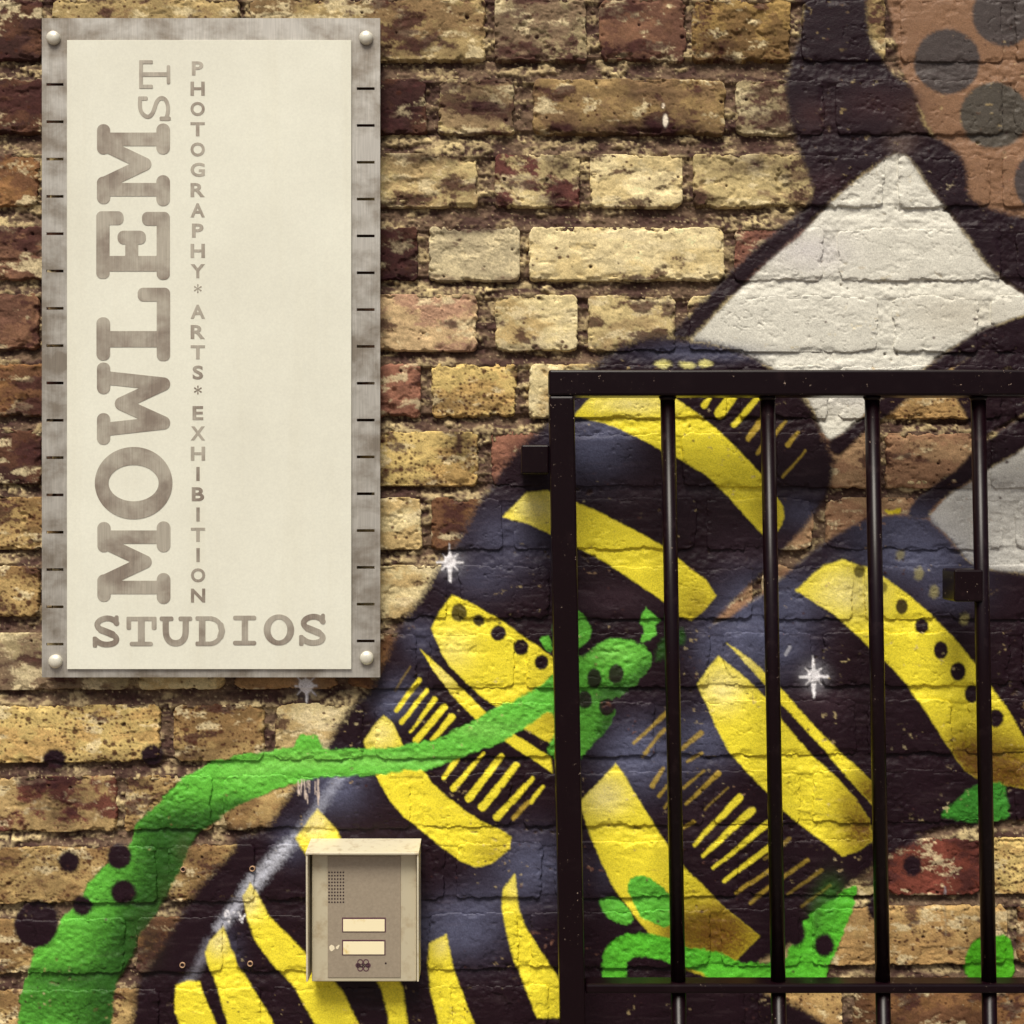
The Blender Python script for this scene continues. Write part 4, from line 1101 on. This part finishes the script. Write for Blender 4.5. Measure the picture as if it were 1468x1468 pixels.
for xc in (959.5, 1104.5, 1256, 1410, 1562, 1714, 1866):
    for ya, yb in ((567.2, 1413), (1427, GB - 40)):
        bm = bmesh.new()
        a = P(gx_at(xc, ya), ya, DG); b = P(gx_at(xc, yb), yb, DG)
        a.y = b.y = -(DG - TH / 2)
        add_rod(bm, (a.x, a.y, a.z - .0002), b, .0071, 18)
        from_bm('bar', bm, M_GATE, gate)
        if ya < 600:       # weld bead where the bar meets the rail
            bm = bmesh.new(); add_rod(bm, a, (a.x, a.y, a.z - .0035), .0088, 16, .0071); from_bm('weld', bm, M_GATE, gate)
bm = bmesh.new()
a = P(747, 640, .03); b = P(786, 680, .03)
add_box(bm, a.x, b.x, -DG + .014, -.002, b.z, a.z, .0015, 2)
from_bm('hinge_bracket', bm, M_GATE, gate)
bm = bmesh.new()
a = P(1364, 816, .06); b = P(1401, 862, .06)
add_box(bm, a.x, b.x + .003, -DG + .006, -.030, b.z, a.z, .002, 2)
lb = from_bm('lock_box', bm, M_GATE, gate)

# ------------------------------------------------------------------ door entry intercom
DI = .036
ic = empty('door_intercom', P(521, 1408, 0))
tag(ic, 'beige metal door intercom with rain hood and two blank name cards', 'intercom')
fl_, ft, fr, fb = P(438.5, 1222, DI), None, P(600, 1222, DI), P(438.5, 1408, DI)
X0, X1, ZT, ZB = fl_.x, fr.x, fl_.z, fb.z
zt_back = P(0, 1203.5, 0.004).z
wallt = .0016
bm = bmesh.new()
# back, two cheeks and a sloping top, folded from sheet
add_box(bm, X0 + wallt, X1 - wallt, -.0035, .001, ZB, ZT - .004)
for xa, xb in ((X0, X0 + wallt), (X1 - wallt, X1)):
    add_hexa(bm, [(xa, .001, ZB), (xb, .001, ZB), (xb, .001, zt_back - .0002), (xa, .001, zt_back - .0002), (xa, -DI + .002, ZB), (xb, -DI + .002, ZB), (xb, -DI, ZT - .0002), (xa, -DI, ZT - .0002)])
add_hexa(bm, [(X0 - .0004, .001, zt_back - .0018), (X1 + .0004, .001, zt_back - .0018), (X1 + .0004, .001, zt_back), (X0 - .0004, .001, zt_back),
              (X0 - .0004, -DI - .001, ZT - .0022), (X1 + .0004, -DI - .001, ZT - .0022), (X1 + .0004, -DI - .001, ZT), (X0 - .0004, -DI - .001, ZT)], .0005, 2)
from_bm('rain_hood', bm, M_HOOD, ic)
DF = .024                                   # face of the unit inside the hood
def Q(px, py, d): return P(px, py, d)
bm = bmesh.new()
a = Q(446, 1221, DF); b = Q(598, 1408, DF)
add_box(bm, X0 + wallt + .0025, X1 - wallt - .0012, -DF, -.004, b.z + .0005, a.z - .001, .001, 2)
from_bm('trim_frame', bm, M_FRAMEP, ic)
bm = bmesh.new()
a = Q(470, 1227, DF); b = Q(574.5, 1401, DF)
add_box(bm, a.x, b.x, -DF - .0008, -DF - .0001, b.z, a.z, .0002, 1)
face = from_bm('face_plate', bm, M_FACE, ic)
DF2 = DF + .0008
for (x0, y0, x1, y1) in ((492, 1317.5, 551.5, 1335), (492, 1349.5, 551, 1368)):
    bm = bmesh.new(); a = Q(x0 - 1.6, y0 - 2.2, DF2); b = Q(x1 + 1.6, y1 + 1.2, DF2)
    add_box(bm, a.x, b.x, -DF2 - .0004, -DF2 - .00005, b.z, a.z)
    fr_o = from_bm('name_frame', bm, M_DARK if False else M_LOGO, face)
    bm = bmesh.new(); a = Q(x0, y0, DF2); b = Q(x1, y1, DF2)
    add_box(bm, a.x, b.x, -DF2 - .0007, -DF2 - .00045, b.z, a.z, .0001, 1)
    from_bm('name_card', bm, M_NAME, face)
bm = bmesh.new()
for r_ in range(10):
    for c_ in range(6):
        p = Q(471.8 + c_ * 4.1, 1250.6 + r_ * 4.75, DF2)
        add_rod(bm, (p.x, -DF2 + .0001, p.z), (p.x, -DF2 - .0002, p.z), .00085, 8)
o = from_bm('speaker_grille', bm, M_DARK, face); tag(o, kind='stuff')
# six-petalled print with the maker's lettering
bm = bmesh.new()
def ring2(cx, cy, ro, ri, n=22):
    vs = []
    for r_ in (ro, ri):
        vs.append([])
        for t in range(n):
            p = Q(cx + r_ * math.cos(2 * math.pi * t / n), cy + r_ * math.sin(2 * math.pi * t / n), DF2); vs[-1].append(bm.verts.new((p.x, -DF2 - .0002 - .00002 * kz, p.z)))
    for t in range(n): bm.faces.new((vs[0][t], vs[0][(t + 1) % n], vs[1][(t + 1) % n], vs[1][t]))
kz = 0
for cx, cy, ro, ri in ((516.5, 1379.2, 4.3, 2.9), (524.8, 1379.2, 4.3, 2.9), (516.5, 1388.3, 4.3, 2.9), (524.8, 1388.3, 4.3, 2.9), (513.2, 1383.8, 3.6, .3), (528.0, 1383.8, 3.6, .3)):
    ring2(cx, cy, ro, ri); kz += 1
bmesh.ops.recalc_face_normals(bm, faces=bm.faces)
from_bm('maker_emblem', bm, M_LOGO, face)
cu = bpy.data.curves.new('glyph', 'FONT'); cu.body = 'ELRO'; cu.size = 1.0; cu.offset = .02; cu.resolution_u = 3
to = bpy.data.objects.new('glyph', cu); COL.objects.link(to)
me0 = bpy.data.meshes.new_from_object(to.evaluated_get(bpy.context.evaluated_depsgraph_get()))
bpy.data.objects.remove(to); bpy.data.curves.remove(cu)
bm = bmesh.new(); bm.from_mesh(me0); bpy.data.meshes.remove(me0)
xs_ = [q.co.x for q in bm.verts]; ys_ = [q.co.y for q in bm.verts]
for q in bm.verts:
    p = Q(520.6 + ((q.co.x - min(xs_)) / (max(xs_) - min(xs_)) - .5) * 18, 1383.8 - ((q.co.y - min(ys_)) / (max(ys_) - min(ys_)) - .5) * 5.4, DF2)
    q.co = (p.x, -DF2 - .0005, p.z)
from_bm('maker_lettering', bm, M_DARK, face)
bm = bmesh.new(); p = Q(553, 1381, DF2); add_rod(bm, (p.x, -DF2 + .0001, p.z), (p.x, -DF2 - .0002, p.z), .0010, 10); from_bm('microphone_hole', bm, M_DARK, face)
bm = bmesh.new()
for pts in ([(472, 1357), (475, 1354), (479, 1356), (480, 1360), (477, 1363), (475, 1364), (472.5, 1361)], [(482, 1357), (486, 1354), (487, 1355), (485, 1360), (483, 1361), (481.5, 1359)]):
    bm.faces.new([bm.verts.new((Q(x, y, DF2).x, -DF2 - .0003, Q(x, y, DF2).z)) for x, y in pts])
bmesh.ops.recalc_face_normals(bm, faces=bm.faces)
from_bm('paint_chip', bm, M_CHIP, face)

# ------------------------------------------------------------------ empty wall plugs left of the intercom
for (x, y, lab) in ((263, 1246, 'upper left of four small empty wall plugs left of the intercom'), (362, 1245, 'upper right of four small empty wall plugs left of the intercom'),
                    (262, 1383, 'lower left of four small empty wall plugs left of the intercom'), (359, 1381, 'lower right of four small empty wall plugs left of the intercom')):
    p = P(x, y, 0); pr = empty('wall_plug', p); tag(pr, lab, 'wall plug', 'empty wall plugs in the bricks')
    bm = bmesh.new(); n = 18; rings = []
    for rad, dd in ((.0029, -.004), (.0029, .0018), (.0026, .0024), (.0020, .0022), (.0018, -.006)):
        rings.append([bm.verts.new((p.x + rad * math.cos(2 * math.pi * t / n), -dd, p.z + rad * math.sin(2 * math.pi * t / n))) for t in range(n)])
    for k in range(4):
        for t in range(n): bm.faces.new((rings[k][t], rings[k + 1][t], rings[k + 1][(t + 1) % n], rings[k][(t + 1) % n]))
    bmesh.ops.recalc_face_normals(bm, faces=bm.faces)
    from_bm('sleeve', bm, M_PLUG, pr, smooth=True)
    bm = bmesh.new(); bm.faces.new([bm.verts.new((p.x + .0019 * math.cos(2 * math.pi * t / n), -.0008, p.z + .0019 * math.sin(2 * math.pi * t / n))) for t in range(n)])
    bmesh.ops.recalc_face_normals(bm, faces=bm.faces)
    from_bm('socket', bm, M_DARK, pr)
